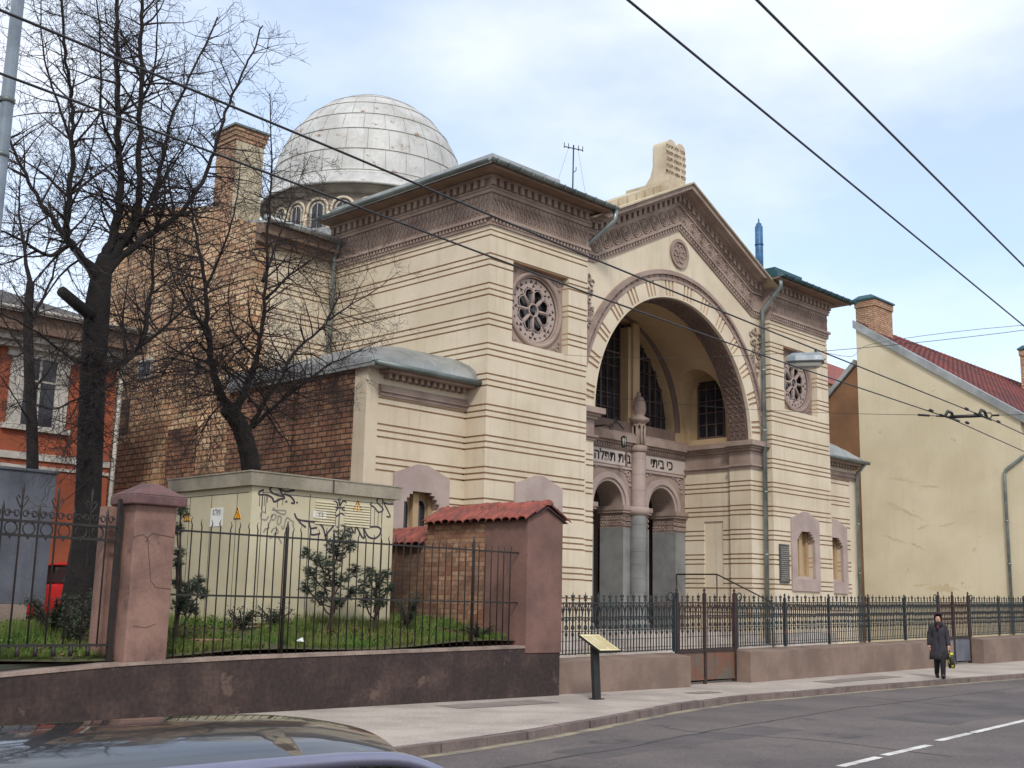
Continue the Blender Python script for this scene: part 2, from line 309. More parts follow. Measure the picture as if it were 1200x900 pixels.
# ================================================================== SYNAGOGUE
SY = thing('synagogue', 'cream striped synagogue with round arched porch, gable tablets and pale dome', 'synagogue', (28.55, 20.5, 0))
XC = 28.55; XA = 28.5; YF = 20.5; YP = 20.8; YB = 23.5
TL = (20.15, 23.94); TR = (33.22, 36.95)
GRV = []
for k in range(-0, 12):
    for d in (0, .15, .30): GRV.append(10.45-.775*k-d)
GRV += [11.07, 10.93]
GRV = sorted(g for g in GRV if 0.7 < g < 11.2)
def zlayers(z0, z1, cuts):
    e = {z0, z1}
    for g in GRV:
        for q in (g-.023, g+.023):
            if z0 < q < z1: e.add(q)
    for c in cuts:
        if z0 < c < z1: e.add(c)
    e = sorted(e)
    for a, b in zip(e, e[1:]):
        if b-a < 1e-4: continue
        mid = (a+b)/2; yield a, b, any(abs(mid-g) < .023 for g in GRV)
def striped(mb, a0, a1, f, back, z0, z1, axis='y', holes=(), ends=(True, True), inset=.03, plain=None):
    """wall of smooth courses and recessed brown grooves. axis 'y': runs along x, front at y=f; axis 'x': runs along y, front at x=f"""
    cuts = [c for h in holes for c in h[2:]]
    s = 1 if back > f else -1
    for za, zb, g in zlayers(z0, z1, cuts):
        mid = (za+zb)/2; iv = [(a0, a1)]
        for h in holes:
            if h[2] < mid < h[3]:
                iv = [q for p in iv for q in ((p[0], min(p[1], h[0])), (max(p[0], h[1]), p[1])) if q[1]-q[0] > 1e-4]
        if plain and g:
            iv2 = []
            for p in iv:
                lo, hi = max(p[0], plain[0]), min(p[1], plain[1])
                if hi > lo:
                    if axis == 'y': mb.box(lo, hi, f, back, za, zb, 0)
                    else: mb.box(f, back, lo, hi, za, zb, 0)
                    for q in ((p[0], lo), (hi, p[1])):
                        if q[1]-q[0] > 1e-4: iv2.append(q)
                else: iv2.append(p)
            iv = iv2
        for p in iv:
            u, v = p
            if g:
                if abs(u-a0) < 1e-6 and ends[0]: u += inset
                if abs(v-a1) < 1e-6 and ends[1]: v -= inset
            ff = f+s*inset if g else f
            if axis == 'y': mb.box(u, v, ff, back, za, zb, 1 if g else 0)
            else: mb.box(ff, back, u, v, za, zb, 1 if g else 0)
STR = [CREAM, GROOVE]
def gwin(cx): return (cx-.57, cx+.57, 2.75, 4.34)
def rosehole(cx): return (cx-1.08, cx+1.08, 8.31, 10.43)
CXL, CXR = 22.08, 35.12
for (xa, xb), cx, side in ((TL, CXL, -1), (TR, CXR, 1)):
    m = MB()
    striped(m, xa, xb, YF, YF+.5, 0.0, 11.2, 'y', [rosehole(cx), gwin(cx)])
    ys = (YF+.5, 27.0)
    if side < 0: striped(m, *ys, xa, xa+.5, 0.0, 11.2, 'x', ends=(False, True))
    else: striped(m, *ys, xb, xb-.5, 0.0, 11.2, 'x', ends=(False, True))
    m.build('corner_pavilion_wall', STR, SY)
# ---- cornices of the two corner pavilions
def dentils(mb, xa, xb, y0, y1, z0, z1, step, w):
    n = int((xb-xa)/step); o = (xb-xa-n*step)/2
    for i in range(n): mb.box(xa+o+i*step, xa+o+i*step+w, y0, y1, z0, z1)
def dentils_y(mb, ya, yb, x0, x1, z0, z1, step, w):
    n = int((yb-ya)/step)
    for i in range(n): mb.box(x0, x1, ya+i*step+.1, ya+i*step+.1+w, z0, z1)
def vine(mb, p, u, n, L, h, pitch):
    """carved interlace on a frieze: p origin, u unit vector along, n outward"""
    k = int(L/pitch); w = pitch
    for i in range(k):
        for sg in (-1, 1):
            pts = []
            for j in range(9):
                t = j/8
                pts.append(p+u*((i+.5)*w+sg*.36*w*sin(t*2*pi+.4))+n*(.012+.008*sg*cos(t*4*pi))+Vector((0, 0, h*(.06+.88*t))))
            mb.tube(pts, .017, 4, cap=False, smooth=False)
        for t in (.25, .5, .75):
            c = p+u*((i+.5)*w)+n*.012+Vector((0, 0, h*t))
            mb.tube([c-u*.03, c+n*.012, c+u*.03], [.006, .03, .006], 4, cap=False, smooth=False)
for (xa, xb), side in ((TL, -1), (TR, 1)):
    def ov(pr):   # x-range of a band with projection pr, free on the outer side only
        return (xa-pr, xb) if side < 0 else (xa, xb+pr)
    xo = xa if side < 0 else xb
    def band(mb, z0, z1, pr, yend=27.0):
        a, b = ov(pr); mb.box(a, b, YF-pr, YF+.45, z0, z1)
        mb.box(xo, xo+side*pr, YF+.45, yend, z0, z1); mb.box(xo-side*.3, xo, YF+.45, yend, z0, z1)
    c = MB()
    band(c, 11.2, 11.265, .05); band(c, 11.265, 11.37, .03); band(c, 11.37, 11.45, .11)
    a, b = ov(.085); dentils(c, a, b, YF-.085, YF-.03, 11.27, 11.368, .13, .07)
    dentils_y(c, YF, 27, xo+side*.03, xo+side*.085, 11.27, 11.368, .13, .07)
    band(c, 12.05, 12.15, .07); band(c, 12.15, 12.2, .1); band(c, 12.2, 12.4, .08); band(c, 12.4, 12.46, .22)
    a, b = ov(.18); dentils(c, a, b, YF-.18, YF-.08, 12.21, 12.398, .26, .13)
    dentils_y(c, YF, 27, xo+side*.08, xo+side*.18, 12.21, 12.398, .26, .13)
    co = c.build('cornice', MAUVE, SY)
    f = MB(); band(f, 11.45, 12.05, .02)
    u = Vector((1, 0, 0)); a, b = ov(.02)
    vine(f, Vector((a, YF-.02, 11.45)), u, Vector((0, -1, 0)), b-a, .6, .17)
    if side < 0: vine(f, Vector((xo-.02, 27, 11.45)), Vector((0, -1, 0)), Vector((-1, 0, 0)), 6.5, .6, .17)
    f.build('carved_frieze', MAUVE, SY)
    # eaves: boarded soffit, gutter, stepped sheet roof
    e = MB(); O = .62
    xl, xr = (xa-O, xb+.35) if side < 0 else (xa-.30, xb+O)
    e.box(xl, xr, YF-O, 27, 12.47, 12.53)
    e.box(xl, xr, YF-O-.02, YF-O, 12.43, 12.6)
    e.build('soffit', SOFFIT, SY)
    rm = ZINC if side < 0 else TEAL
    r = MB()
    xi0, xi1 = xl+.02, xr-.02
    r.hexa([(xi0,YF-O+.02,12.535),(xi1,YF-O+.02,12.535),(xi1,27,12.535),(xi0,27,12.535)], [(xi0+(.9 if side<0 else 0),YF+.35,12.78),(xi1-(0 if side<0 else .9),YF+.35,12.78),(xi1-(0 if side<0 else .9),27,12.78),(xi0+(.9 if side<0 else 0),27,12.78)])
    if side < 0:
        r.box(xi0+.28, xb-.25, YF-O+.3, 27, 12.62, 12.84); r.box(xi0+.36, xb-1.45, YF-O+.38, 27, 12.84, 12.98)
    else:
        r.box(xa+.0, xi1-1.1, YF-O+.3, 27, 12.62, 12.84); r.box(xa, xi1-2.6, YF-O+.38, 27, 12.84, 12.98)
    r.build('sheet_roof', rm, SY)
    g = MB(); n = 8; prof = [(0.085*cos(pi+pi*j/n), .085*sin(pi+pi*j/n)) for j in range(n+1)]+[(0.075*cos(2*pi-pi*j/n), .075*sin(2*pi-pi*j/n)) for j in range(n+1)]
    gy = YF-O-.1; gx = xl-.1 if side < 0 else xr+.1
    x0, x1 = (gx-.085, xr+.05) if side < 0 else (xl-.05, gx+.085)
    g.prism([(gy+p, 12.58+q) for p, q in prof], 'x', x0, x1)
    g.prism([(gx+p, 12.58+q) for p, q in prof], 'y', gy+.07, 27.0)
    for i in range(12):
        xx = x0+.2+i*(x1-x0-.4)/11; g.box(xx, xx+.025, gy-.093, gy+.1, 12.485, 12.50); g.box(xx, xx+.025, gy-.1, gy-.086, 12.485, 12.6)
    g.build('gutter', GUTTER if side < 0 else TEAL, SY)
# ---- rose windows
def leaf_hole(a, r0, r1, w):   # one cusped petal opening along direction a
    pts = []; L = r1-r0
    prof = [(0, .22), (.25, .42), (.5, .68), (.62, .9), (.66, .82), (.76, .98), (.82, .86), (.9, .62), (.92, .3), (1.0, .12)]
    for t, q in prof: pts.append((r0+L*t, w*q))
    pts = pts+[(x, -y) for x, y in reversed(pts)]
    return [(x*cos(a)-y*sin(a), x*sin(a)+y*cos(a)) for x, y in pts]
def circ(cx, cy, r, n=16): return [(cx+r*cos(2*pi*i/n), cy+r*sin(2*pi*i/n)) for i in range(n)]
def trefoil(a, rc, r):
    pts = []
    for i in range(18):
        th = 2*pi*i/18; q = r*(1+.32*cos(3*th)); pts.append((rc+q*cos(th), q*sin(th)))
    return [(x*cos(a)-y*sin(a), x*sin(a)+y*cos(a)) for x, y in pts]
for cx in (CXL, CXR):
    y0 = YF+.23; zc = 9.37
    fr = MB()
    vs, fs = curve_plate([[(-1.08, -1.06), (1.08, -1.06), (1.08, 1.06), (-1.08, 1.06)], circ(0, 0, .9, 48)], .1)
    fr.add(place_xz(vs, (cx, zc), y0+.05), fs)
    for rr, th, yy in ((.97, .065, y0-.02), (.895, .035, y0+.02)):
        nseg = 56; fr.tube([(cx+rr*cos(2*pi*i/nseg), yy, zc+rr*sin(2*pi*i/nseg)) for i in range(nseg+1)], th, 8, cap=False)
    for sx in (-1, 1):       # carved spandrels
        for sz in (-1, 1):
            for q in range(3):
                c = (cx+sx*(.90-.0*q), zc+sz*.90); rr = .07-.02*q
                ox, oz = ((0, 0), (-.17*sx, .05*sz), (.05*sx, -.17*sz))[q]
                fr.tube([(c[0]+ox+rr*cos(t*.55), y0-.012, c[1]+oz+rr*sin(t*.55)) for t in range(11)], .02, 4, cap=False)
    rw = fr.build('rose_window', MAUVE, SY)
    holes = [circ(0, 0, .85, 48), circ(0, 0, .15, 14)]+[leaf_hole(2*pi*(i+.5)/8, .18, .645, .185) for i in range(8)]
    for i in range(8):
        a = 2*pi*i/8
        for rc, r, da in ((.66, .05, 0), (.77, .05, .12), (.77, .05, -.12)): holes.append(trefoil(a+da, rc, r))
        holes.append(trefoil(a+pi/8, .755, .035))
    tr = MB(); vs, fs = curve_plate(holes, .07); tr.add(place_xz(vs, (cx, zc), y0+.09), fs)
    for i in range(8):
        a = 2*pi*i/8; tr.tube([(cx+.15*cos(a), y0+.05, zc+.15*sin(a)), (cx+.62*cos(a), y0+.05, zc+.62*sin(a))], .022, 6)
        a += pi/8; tr.tube([(cx+.43*cos(a)+.16*cos(a+t)*1, y0+.05, zc+.43*sin(a)+.16*sin(a+t)) for t in [k*.2-1.4 for k in range(15)]], .014, 5, cap=False)
    tr.tube([(cx+.17*cos(2*pi*i/20), y0+.05, zc+.17*sin(2*pi*i/20)) for i in range(21)], .025, 6, cap=False)
    tr.build('tracery', SURR, rw)
    gl = MB(); gl.add([(cx+.9*cos(2*pi*i/40), y0+.2, zc+.9*sin(2*pi*i/40)) for i in range(40)], [tuple(range(40))]); gl.build('glass', GLASS, rw)
# ---- ground floor windows with pointed stone surrounds (two pavilions, two side wings)
def surround(cx, y, dark):
    m = MB()
    outer = [(-.88, 2.37), (.88, 2.37), (.88, 4.72), (.62, 4.80), (.16, 4.97), (-.16, 4.97), (-.62, 4.80), (-.88, 4.72)]
    inner = [(-.56, 2.74), (.56, 2.74), (.56, 4.06), (.48, 4.06), (.48, 4.16), (.40, 4.16), (.40, 4.25), (.30, 4.25), (.30, 4.32), (-.30, 4.32), (-.30, 4.25), (-.40, 4.25), (-.40, 4.16), (-.48, 4.16), (-.48, 4.06), (-.56, 4.06)]
    vs, fs = curve_plate([outer, inner], .1); m.add(place_xz(vs, (cx, 0), y-.01), fs)
    m.hexa([(cx-.56,y-.05,2.70),(cx+.56,y-.05,2.70),(cx+.56,y+.3,2.70),(cx-.56,y+.3,2.70)], [(cx-.56,y-.05,2.76),(cx+.56,y-.05,2.76),(cx+.56,y+.3,2.9),(cx-.56,y+.3,2.9)])
    o = m.build('window_surround', SURR, SY)
    p = MB(); yb = y+.3
    p.box(cx-.6, cx+.6, yb, yb+.08, 2.6, 4.45)
    p.box(cx-.09, cx+.09, yb-.14, yb, 2.8, 4.3)
    for s in (-1, 1): p.box(cx+s*.44, cx+s*.58, yb-.1, yb, 2.8, 4.3)
    p.build('blind_light_panel', CREAMIN, o)
    g = MB()
    for s in (-1, 1):
        q = [(cx+s*.27-.13, 2.9), (cx+s*.27+.13, 2.9), (cx+s*.27+.13, 3.95)]+[(cx+s*.27+.13*cos(t*pi/6), 3.95+.2*sin(t*pi/6)) for t in range(1, 6)]+[(cx+s*.27-.13, 3.95)]
        g.prism(q, 'y', yb-.012, yb-.004)
    g.build('lancet_recess', GLASS if dark else CREAMIN, o)
for cx, y, d in ((CXL, YF, False), (CXR, YF, False), (18.75, 21.23, True), (38.35, 21.23, False)): surround(cx, y, d)
# ---- side wings
for side in (-1, 1):
    xa, xb = (16.97, 20.15) if side < 0 else (36.95, 40.1)
    cx = 18.75 if side < 0 else 38.35; yw = 21.23
    m = MB(); pl = (xa, xa+.36) if side < 0 else (xb-.5, xb)
    striped(m, xa, xb, yw, yw+.45, 0, 6.5, 'y', [gwin(cx)], plain=pl)
    m.box(xa, xb, yw, yw+.45, 6.5, 7.2)
    m.build('wing_wall', STR, SY)
    c = MB()
    c.box(xa+(.36 if side < 0 else 0), xb, yw-.06, yw, 6.48, 6.56); c.box(xa+(.36 if side < 0 else 0), xb, yw-.11, yw, 6.56, 6.68); c.box(xa+(.36 if side < 0 else 0), xb, yw-.06, yw, 6.68, 6.74)
    c.box(xa+.36, xb, yw-.38, yw, 7.0, 7.08); dentils(c, xa+.4, xb, yw-.2, yw, 6.88, 7.0, .2, .1)
    c.build('wing_cornice', MAUVE, SY)
    r = MB(); nx, ny = 10, 12; vs = []
    for i in range(nx+1):
        for j in range(ny+1):
            X = xa-.12+(xb-xa+.12)*i/nx if side < 0 else xa+(xb-xa+.12)*i/nx
            Y = yw-.45+6.2*(j/ny)**1.6
            e = min(1, (Y-yw+.45)/2.6); ex = (X-xa+.12)/1.6 if side < 0 else (xb+.12-X)/1.6; ex = min(1, max(0, ex)+.02)
            vs.append((X, Y, 7.16+.9*math.sqrt(max(0, 1-(1-e)**2))*ex**.5+.02*(i % 2)))
    fs = [(i*(ny+1)+j, (i+1)*(ny+1)+j, (i+1)*(ny+1)+j+1, i*(ny+1)+j+1) for i in range(nx) for j in range(ny)]
    r.add(vs, fs, 0, True); r.box(xa-.12 if side < 0 else xa, xb if side < 0 else xb+.12, yw-.45, 27, 7.08, 7.16)
    if side < 0: r.hexa([(xa-.14,yw-.3,7.16),(xa+.1,yw-.3,7.16),(xa+.1,27,7.16),(xa-.14,27,7.16)], [(xa-.14,yw-.3,7.28),(xa+.1,yw-.3,7.28),(xa+.1,27,7.6),(xa-.14,27,7.6)])
    wr = r.build('wing_roof', ZINC, SY)
    g = MB(); g.tube([(xa-.15, yw-.5, 7.12), (xb, yw-.5, 7.12)] if side < 0 else [(xa, yw-.5, 7.12), (xb+.1, yw-.5, 7.12)], .07, 8); g.build('wing_gutter', GUTTER, wr)
m = MB(); m.box(16.97, 17.37, 21.68, 27, 0, 7.08); m.box(16.9, 16.97, 24.0, 24.28, 0, 7.0)
for yy, w, z0, z1 in ((22.4, .5, 3.2, 4.6), (25.6, .9, 3.0, 4.9)): m.box(16.955, 16.97, yy, yy+w, z0, z1)
m.build('wing_brick_wall', BRICKD, SY)
m = MB(); m.box(39.7, 40.1, 21.68, 27, 0, 7.08); m.build('wing_side_wall', CREAM, SY)
# ---- porch front: piers, arch wall, gable
def gab(x): return 13.2-.489*min(abs(x-XC), 4.0)
ZS = 7.07; RI = 3.9; OL, OR = XA-RI, XA+RI
m = MB()
xs = [TL[1]]+[XA-RI*cos(pi*i/40) for i in range(41)]+[XC, TR[0]]; xs = sorted(set(round(x, 5) for x in xs))
def arcz(x): return ZS+math.sqrt(max(0, RI*RI-(x-XA)**2)) if abs(x-XA) < RI else ZS
m.column(xs, arcz, lambda x: gab(x)+1.1, YP, YP+.8)
striped(m, TL[1], OL, YP, YP+.8, 0, 6.2, 'y', ends=(False, True)); striped(m, OR, TR[0], YP, YP+.8, 0, 6.2, 'y', ends=(True, False))
m.box(TL[1], OL, YP, YP+.8, 6.2, ZS); m.box(OR, TR[0], YP, YP+.8, 6.2, ZS)
m.build('porch_front_wall', STR, SY)
v = MB()       # voussoir ring with radial grooves in threes
ng = 14; gw = R(.55); edges = []
for i in range(ng):
    a = pi*(i+.5)/ng
    for d in (-R(2.3), 0, R(2.3)): edges += [a+d-gw, a+d+gw]
e = [0.0]+edges+[pi]
for i in range(0, len(e)-1):
    if i % 2 == 0: v.ring((XA, ZS), RI+.05, 4.42, YP-.05, YP+.0, max(2, int((e[i+1]-e[i])/R(2))), e[i], e[i+1], 0)
    else: v.ring((XA, ZS), RI+.05, 4.42, YP-.02, YP+.0, 1, e[i], e[i+1], 1)
v.ring((XA, ZS), RI, RI+.05, YP-.05, YP, 60, 0, pi, 0)
v.build('arch_voussoirs', STR, SY)
def amax(r): return math.acos(min(1, (XA-TL[1]-.004)/r)) if r > XA-TL[1] else 0
v = MB()
for r_0, r_1, d in ((4.42, 4.5, .07), (4.5, 4.6, .04), (4.6, 4.67, .11), (4.67, 4.74, .08)):
    a = amax(r_1); v.ring((XA, ZS), r_0, r_1, YP-d, YP, 60, a, pi-a)
for i in range(1, 48):
    a = pi*i/48; p = (XA+4.55*cos(a), YP-.04, ZS+4.55*sin(a))
    v.tube([Vector(p), Vector(p)+Vector((0, -.045, 0))], [.04, .015], 6)
v.build('arch_moulding', MAUVE, SY)
v = MB(); v.ring((XA, ZS), RI-.035, RI-.002, YP+.06, YP+.78, 60, 0, pi)     # carved arch soffit
for i in range(40):
    a = pi*(i+.5)/40
    for q, yy in ((.02, .2), (-.0, .42), (.02, .64)):
        c = Vector((XA+(RI-.04)*cos(a), YP+yy, ZS+(RI-.04)*sin(a))); t = Vector((-sin(a), 0, cos(a))); n = Vector((-cos(a), 0, -sin(a)))
        v.tube([c+t*.11*cos(k*.8)+Vector((0, .09*sin(k*.8), 0)) for k in range(9)], .02, 4, cap=False)
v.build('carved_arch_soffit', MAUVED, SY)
# gable bands
def gpoly(o0, o1, xl=TL[1]+.002, xr=TR[0]-.002):
    lo = [(xl, gab(xl)+o0), (XC-4, gab(XC-4)+o0), (XC, gab(XC)+o0), (XC+4, gab(XC+4)+o0), (xr, gab(xr)+o0)]
    return lo+[(x, z+o1-o0) for x, z in reversed(lo)]
def gband(mb, o0, o1, pr):
    P = gpoly(o0, o1); n = 5
    for i in range(4):
        a, b, c, d = P[i], P[i+1], P[9-i-1], P[9-i]
        mb.hexa([(a[0],YP-pr,a[1]),(b[0],YP-pr,b[1]),(b[0],YP,b[1]),(a[0],YP,a[1])], [(d[0],YP-pr,d[1]),(c[0],YP-pr,c[1]),(c[0],YP,c[1]),(d[0],YP,d[1])])
def gdent(mb, o0, o1, p0, p1, step, w):
    for s in (-1, 1):
        k = int(4.5/step)
        for i in range(k):
            xa = XC+s*(.04+i*step); xb = xa+s*w
            x0, x1 = min(xa, xb), max(xa, xb)
            if x0 < TL[1]+.03 or x1 > TR[0]-.03: continue
            mb.hexa([(x0,YP-p1,gab(x0)+o0),(x1,YP-p1,gab(x1)+o0),(x1,YP-p0,gab(x1)+o0),(x0,YP-p0,gab(x0)+o0)], [(x0,YP-p1,gab(x0)+o1),(x1,YP-p1,gab(x1)+o1),(x1,YP-p0,gab(x1)+o1),(x0,YP-p0,gab(x0)+o1)])
g = MB()
gband(g, 0, .06, .05); gband(g, .06, .17, .03); gdent(g, .064, .168, .03, .085, .13, .07); gband(g, .17, .26, .11)
gband(g, .78, .88, .07); gband(g, .88, .92, .1); gband(g, .92, 1.1, .08); gdent(g, .925, 1.098, .08, .18, .25, .13); gband(g, 1.1, 1.16, .2); gband(g, 1.16, 1.22, .38); gband(g, 1.22, 1.36, .55)
g.build('gable_cornice', MAUVE, SY)
g = MB(); gband(g, .26, .78, .02)
sl = math.atan(.489)
for s in (-1, 1):
    for i in range(9):
        x = XC+s*(.27+i*.46); z = gab(x)+.52
        if abs(x-XC) > 4.35: continue
        for rr, w in ((.2, .028), (.13, .02)):
            g.tube([(x+rr*cos(2*pi*k/14), YP-.03, z+rr*1.1*sin(2*pi*k/14)) for k in range(15)], w, 5, cap=False)
        g.tube([(x+.012*k*cos(k*.9), YP-.035, z+.012*k*sin(k*.9)) for k in range(9)], .022, 4, cap=False)
        for q in (-1, 1):
            g.tube([(x+s*.23+.05*cos(k), YP-.03, z+q*.16-s*0+.05*sin(k)-.489*s*.23*s) for k in range(7)], .02, 4, cap=False)
g.build('carved_gable_frieze', MAUVE, SY)
g = MB()      # roof of the porch: two sloping sheets with standing ribs
for s in (-1, 1):
    a, b = XC, XC+s*4.75
    za, zb = 13.2+1.37, 13.2+1.37-.489*4.75
    q = [(a,YP-.62,za),(b,YP-.62,zb),(b,27,zb),(a,27,za)]
    if s < 0: q = [q[1], q[0], q[3], q[2]]
    g.hexa(q, [(x, y, z+.05) for x, y, z in q])
    for i in range(11):
        x0 = XC+s*(.35+i*.42); z0 = 13.2+1.42-.489*abs(x0-XC)
        e = .17*.489*s
        g.hexa([(x0-.17,YP+.2,z0-.1+e),(x0+.17,YP+.2,z0-.1-e),(x0+.17,22.6,z0-.1-e),(x0-.17,22.6,z0-.1+e)], [(x0-.16,YP+.2,z0+.24+e),(x0+.16,YP+.2,z0+.24-e),(x0+.16,22.6,z0+.24-e),(x0-.16,22.6,z0+.24+e)])
g.box(XC-.2, XC+.2, YP+.15, 22.7, 14.2, 14.86)
g.build('gable_roof', CREAMRF, SY)
g = MB(); zc = 12.44     # carved medallion in the gable
g.ring((XC+.02, zc), .36, .46, YP-.07, YP, 36); g.ring((XC+.02, zc), 0.001, .36, YP-.015, YP, 36)
for i in range(6):
    a = 2*pi*i/6
    g.tube([(XC+.02+.2*cos(a)+.1*cos(k*.7), YP-.03, zc+.2*sin(a)+.1*sin(k*.7)) for k in range(9)], .026, 5, cap=False)
g.tube([(XC+.02+.07*cos(k*.8), YP-.03, zc+.07*sin(k*.8)) for k in range(9)], .03, 5, cap=False)
g.build('medallion', MAUVE, SY)
for sx in (-1, 1):     # carved foliage in the two upper corners
    g = MB(); random.seed(11)
    cx = XA+sx*4.28
    for i in range(26):
        t = i/25; x = cx+sx*random.uniform(-.3, .24)*(1-.45*t); z = 10.75-1.5*t+random.uniform(-.1, .1)
        if sx*(x-XC) > 4.5: x = XC+sx*4.45
        rr = random.uniform(.05, .11); ph = random.uniform(0, 6)
        g.tube([(x+rr*cos(ph+k*.8), YP-.03, z+rr*sin(ph+k*.8)) for k in range(7)], .026, 5, cap=False)
    g.build('carved_foliage', MAUVE, SY)
# tablets of the law on the gable
g = MB()
def tab(cx): return [(cx-.235, 14.45)]+[(cx-.235*cos(pi*i/12), 15.86+.235*sin(pi*i/12)) for i in range(13)]+[(cx+.235, 14.45)]
tb = MB(); y0, y1 = YP+.05, YP+.62
P = [(XC-.47, 14.45)]+[(XC-.235-.235*cos(pi*i/10), 15.86+.235*sin(pi*i/10)) for i in range(11)]+[(XC+.235-.235*cos(pi*i/10), 15.86+.235*sin(pi*i/10)) for i in range(1, 11)]+[(XC+.47, 14.45)]
tb.prism(P, 'y', y0, y1)
tb.prism([(y0-.12, 14.3), (y1+.5, 14.3), (y1+.42, 14.62), (y1+.12, 14.95), (y1, 15.3), (y0, 14.75)], 'x', XC-.45, XC+.45)
tb.box(XC-.62, XC+.62, y0-.22, y1+.4, 14.3, 14.66)
tbo = tb.build('stone_tablets', TABLET, SY)
rows = {1: ["אנכי ה", "לא יהיה", "לא תשא", "זכור את", "כבד את"], -1: ["לא תרצח", "לא תנאף", "לא תגנב", "לא תענה", "לא תחמד"]}
t = MB()
for s in (1, -1):
    for i, w in enumerate(rows[s]):
        vs, fs = text_mesh(w[::-1], .16, .016, .002)
        t.add(place_xz(vs, (XC+s*.235, 15.84-i*.21), y0-.004), fs)
t.build('tablet_lettering', TABLETT, tbo)
# ---- inside the porch
for sx in (-1, 1):
    w = MB()
    xw = XA+sx*4.08; xb = XA+sx*4.45; a, b = min(xw, xb), max(xw, xb)
    hs = [(22.0, 22.75, 2.45, 4.56)]
    striped(w, YP+.8, YB, xw, xb, 1.0, 6.2, 'x', holes=hs, ends=(False, False)); w.box(a, b, YP+.8, YB, 6.2, ZS)
    w.box(XA+sx*4.13, XA+sx*4.2, 21.98, 22.77, 2.4, 4.6)
    w.build('porch_side_wall', STR, SY)
for sx in (-1, 1):     # belt cornice at the springing
    p = MB()
    def seg(z0, z1, pr):
        xe = XA+sx*RI; xt = TL[1] if sx < 0 else TR[0]
        p.box(min(xe-sx*pr, xt), max(xe-sx*pr, xt), YP-pr, YP, z0, z1)
        p.box(min(xe-sx*pr, xe), max(xe-sx*pr, xe), YP, YP+.8, z0, z1)
        xi = XA+sx*4.08; p.box(min(xi-sx*pr, xi), max(xi-sx*pr, xi), YP+.8, YB, z0, z1)
    seg(6.2, 6.28, .05); seg(6.28, 6.34, .1); seg(6.34, 6.78, .012); seg(6.78, 6.86, .08); seg(6.86, 6.93, .14); seg(6.93, 7.09, .24)
    p.build('belt_cornice', MAUVE, SY)
# vaulted hood with side lunettes
RV = 4.06
pol = [(XA-4.6, ZS+.02), (XA-RV, ZS+.02)]+[(XA-RV*cos(pi*i/48), ZS+.02+RV*sin(pi*i/48)) for i in range(1, 48)]+[(XA+RV, ZS+.02), (XA+4.6, ZS+.02), (XA+4.6, ZS+4.6), (XA-4.6, ZS+4.6)]
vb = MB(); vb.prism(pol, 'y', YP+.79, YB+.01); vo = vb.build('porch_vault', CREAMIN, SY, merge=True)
for sx in (-1, 1):
    yc, zl, rl = 22.55, 8.75, .8
    pr = [(yc-rl, 7.3), (yc+rl, 7.3), (yc+rl, zl)]+[(yc+rl*cos(pi*i/14), zl+rl*sin(pi*i/14)) for i in range(1, 14)]+[(yc-rl, zl)]
    cb = MB(); cb.prism(pr, 'x', XA+sx*1.5, XA+sx*4.3); co = cb.build('cutter', CREAMIN, merge=True)
    mod = vo.modifiers.new('b', 'BOOLEAN'); mod.object = co; mod.operation = 'DIFFERENCE'; mod.solver = 'EXACT'
bpy.context.view_layer.update(); eval_mods(vo)
for o in [o for o in bpy.data.objects if o.name.startswith('cutter')]: bpy.data.objects.remove(o)
for sx in (-1, 1):
    q = MB(); x = XA+sx*4.26
    q.box(x-.03, x+.03, 22.0, 22.06, 7.3, 9.2); q.box(x-.03, x+.03, 23.02, 23.08, 7.3, 9.2); q.box(x-.03, x+.03, 22.06, 23.02, 7.3, 7.4)
    for yy in (22.33, 22.7): q.box(x-.025, x+.025, yy, yy+.04, 7.4, 9.2)
    for zz in (7.8, 8.2, 8.6, 9.0): q.box(x-.02, x+.02, 22.06, 23.02, zz, zz+.03)
    fo = q.build('lunette_window', WBAR, SY)
    q = MB(); q.box(x+.0, x+sx*.02, 22.06, 23.02, 7.4, 9.3); q.build('glass', GLASS, fo)
# back wall, upper part: semicircular window divided by two stout mullions
ZW = 7.56; RW = 3.5
m = MB(); xs = sorted(set([XA-4.1]+[round(XA-RW*cos(pi*i/40), 5) for i in range(41)]+[XA+4.1]))
m.column(xs, lambda x: ZW+math.sqrt(max(0, RW*RW-(x-XA)**2)) if abs(x-XA) < RW else 7.0, lambda x: 11.4, YB, YB+.5)
sl_ = MB(); sl_.box(XA-RW, XA+RW, YB-.03, YB+.5, 7.0, ZW); sl_.build('porch_window_sill', MAUVED, SY)
for sx in (-1, 1):
    m.box(XA+sx*.98, XA+sx*1.58, YB-.02, YB+.42, ZW, ZW+3.15)
    m.box(XA+sx*1.12, XA+sx*1.44, YB-.12, YB-.02, ZW, ZW+3.3)
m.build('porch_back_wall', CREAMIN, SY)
m = MB(); m.ring((XA, ZW), RW, RW+.09, YB-.05, YB, 50, 0, pi); m.ring((XA, ZW), RW+.09, RW+.3, YB-.02, YB, 50, 0, pi)
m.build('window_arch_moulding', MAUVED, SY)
fr = MB(); yy = YB+.3
for cx0, cx1 in ((XA-.98, XA+.98), (XA+1.58, XA+3.5), (XA-3.5, XA-1.58)):
    n = 6
    for i in range(n+1):
        x = cx0+(cx1-cx0)*i/n; h = math.sqrt(max(0, RW*RW-(x-XA)**2)); ww = .05 if i in (0, n, n//2) else .018
        fr.box(x-ww/2, x+ww/2, yy, yy+.06, ZW, ZW+h)
    for k in range(1, 8):
        z = ZW+k*.46; hw = math.sqrt(max(0, RW*RW-(z-ZW)**2)); a, b = max(cx0, XA-hw), min(cx1, XA+hw)
        if b > a: fr.box(a, b, yy+.005, yy+.05, z-(.03 if k == 5 else .009), z+(.03 if k == 5 else .009))
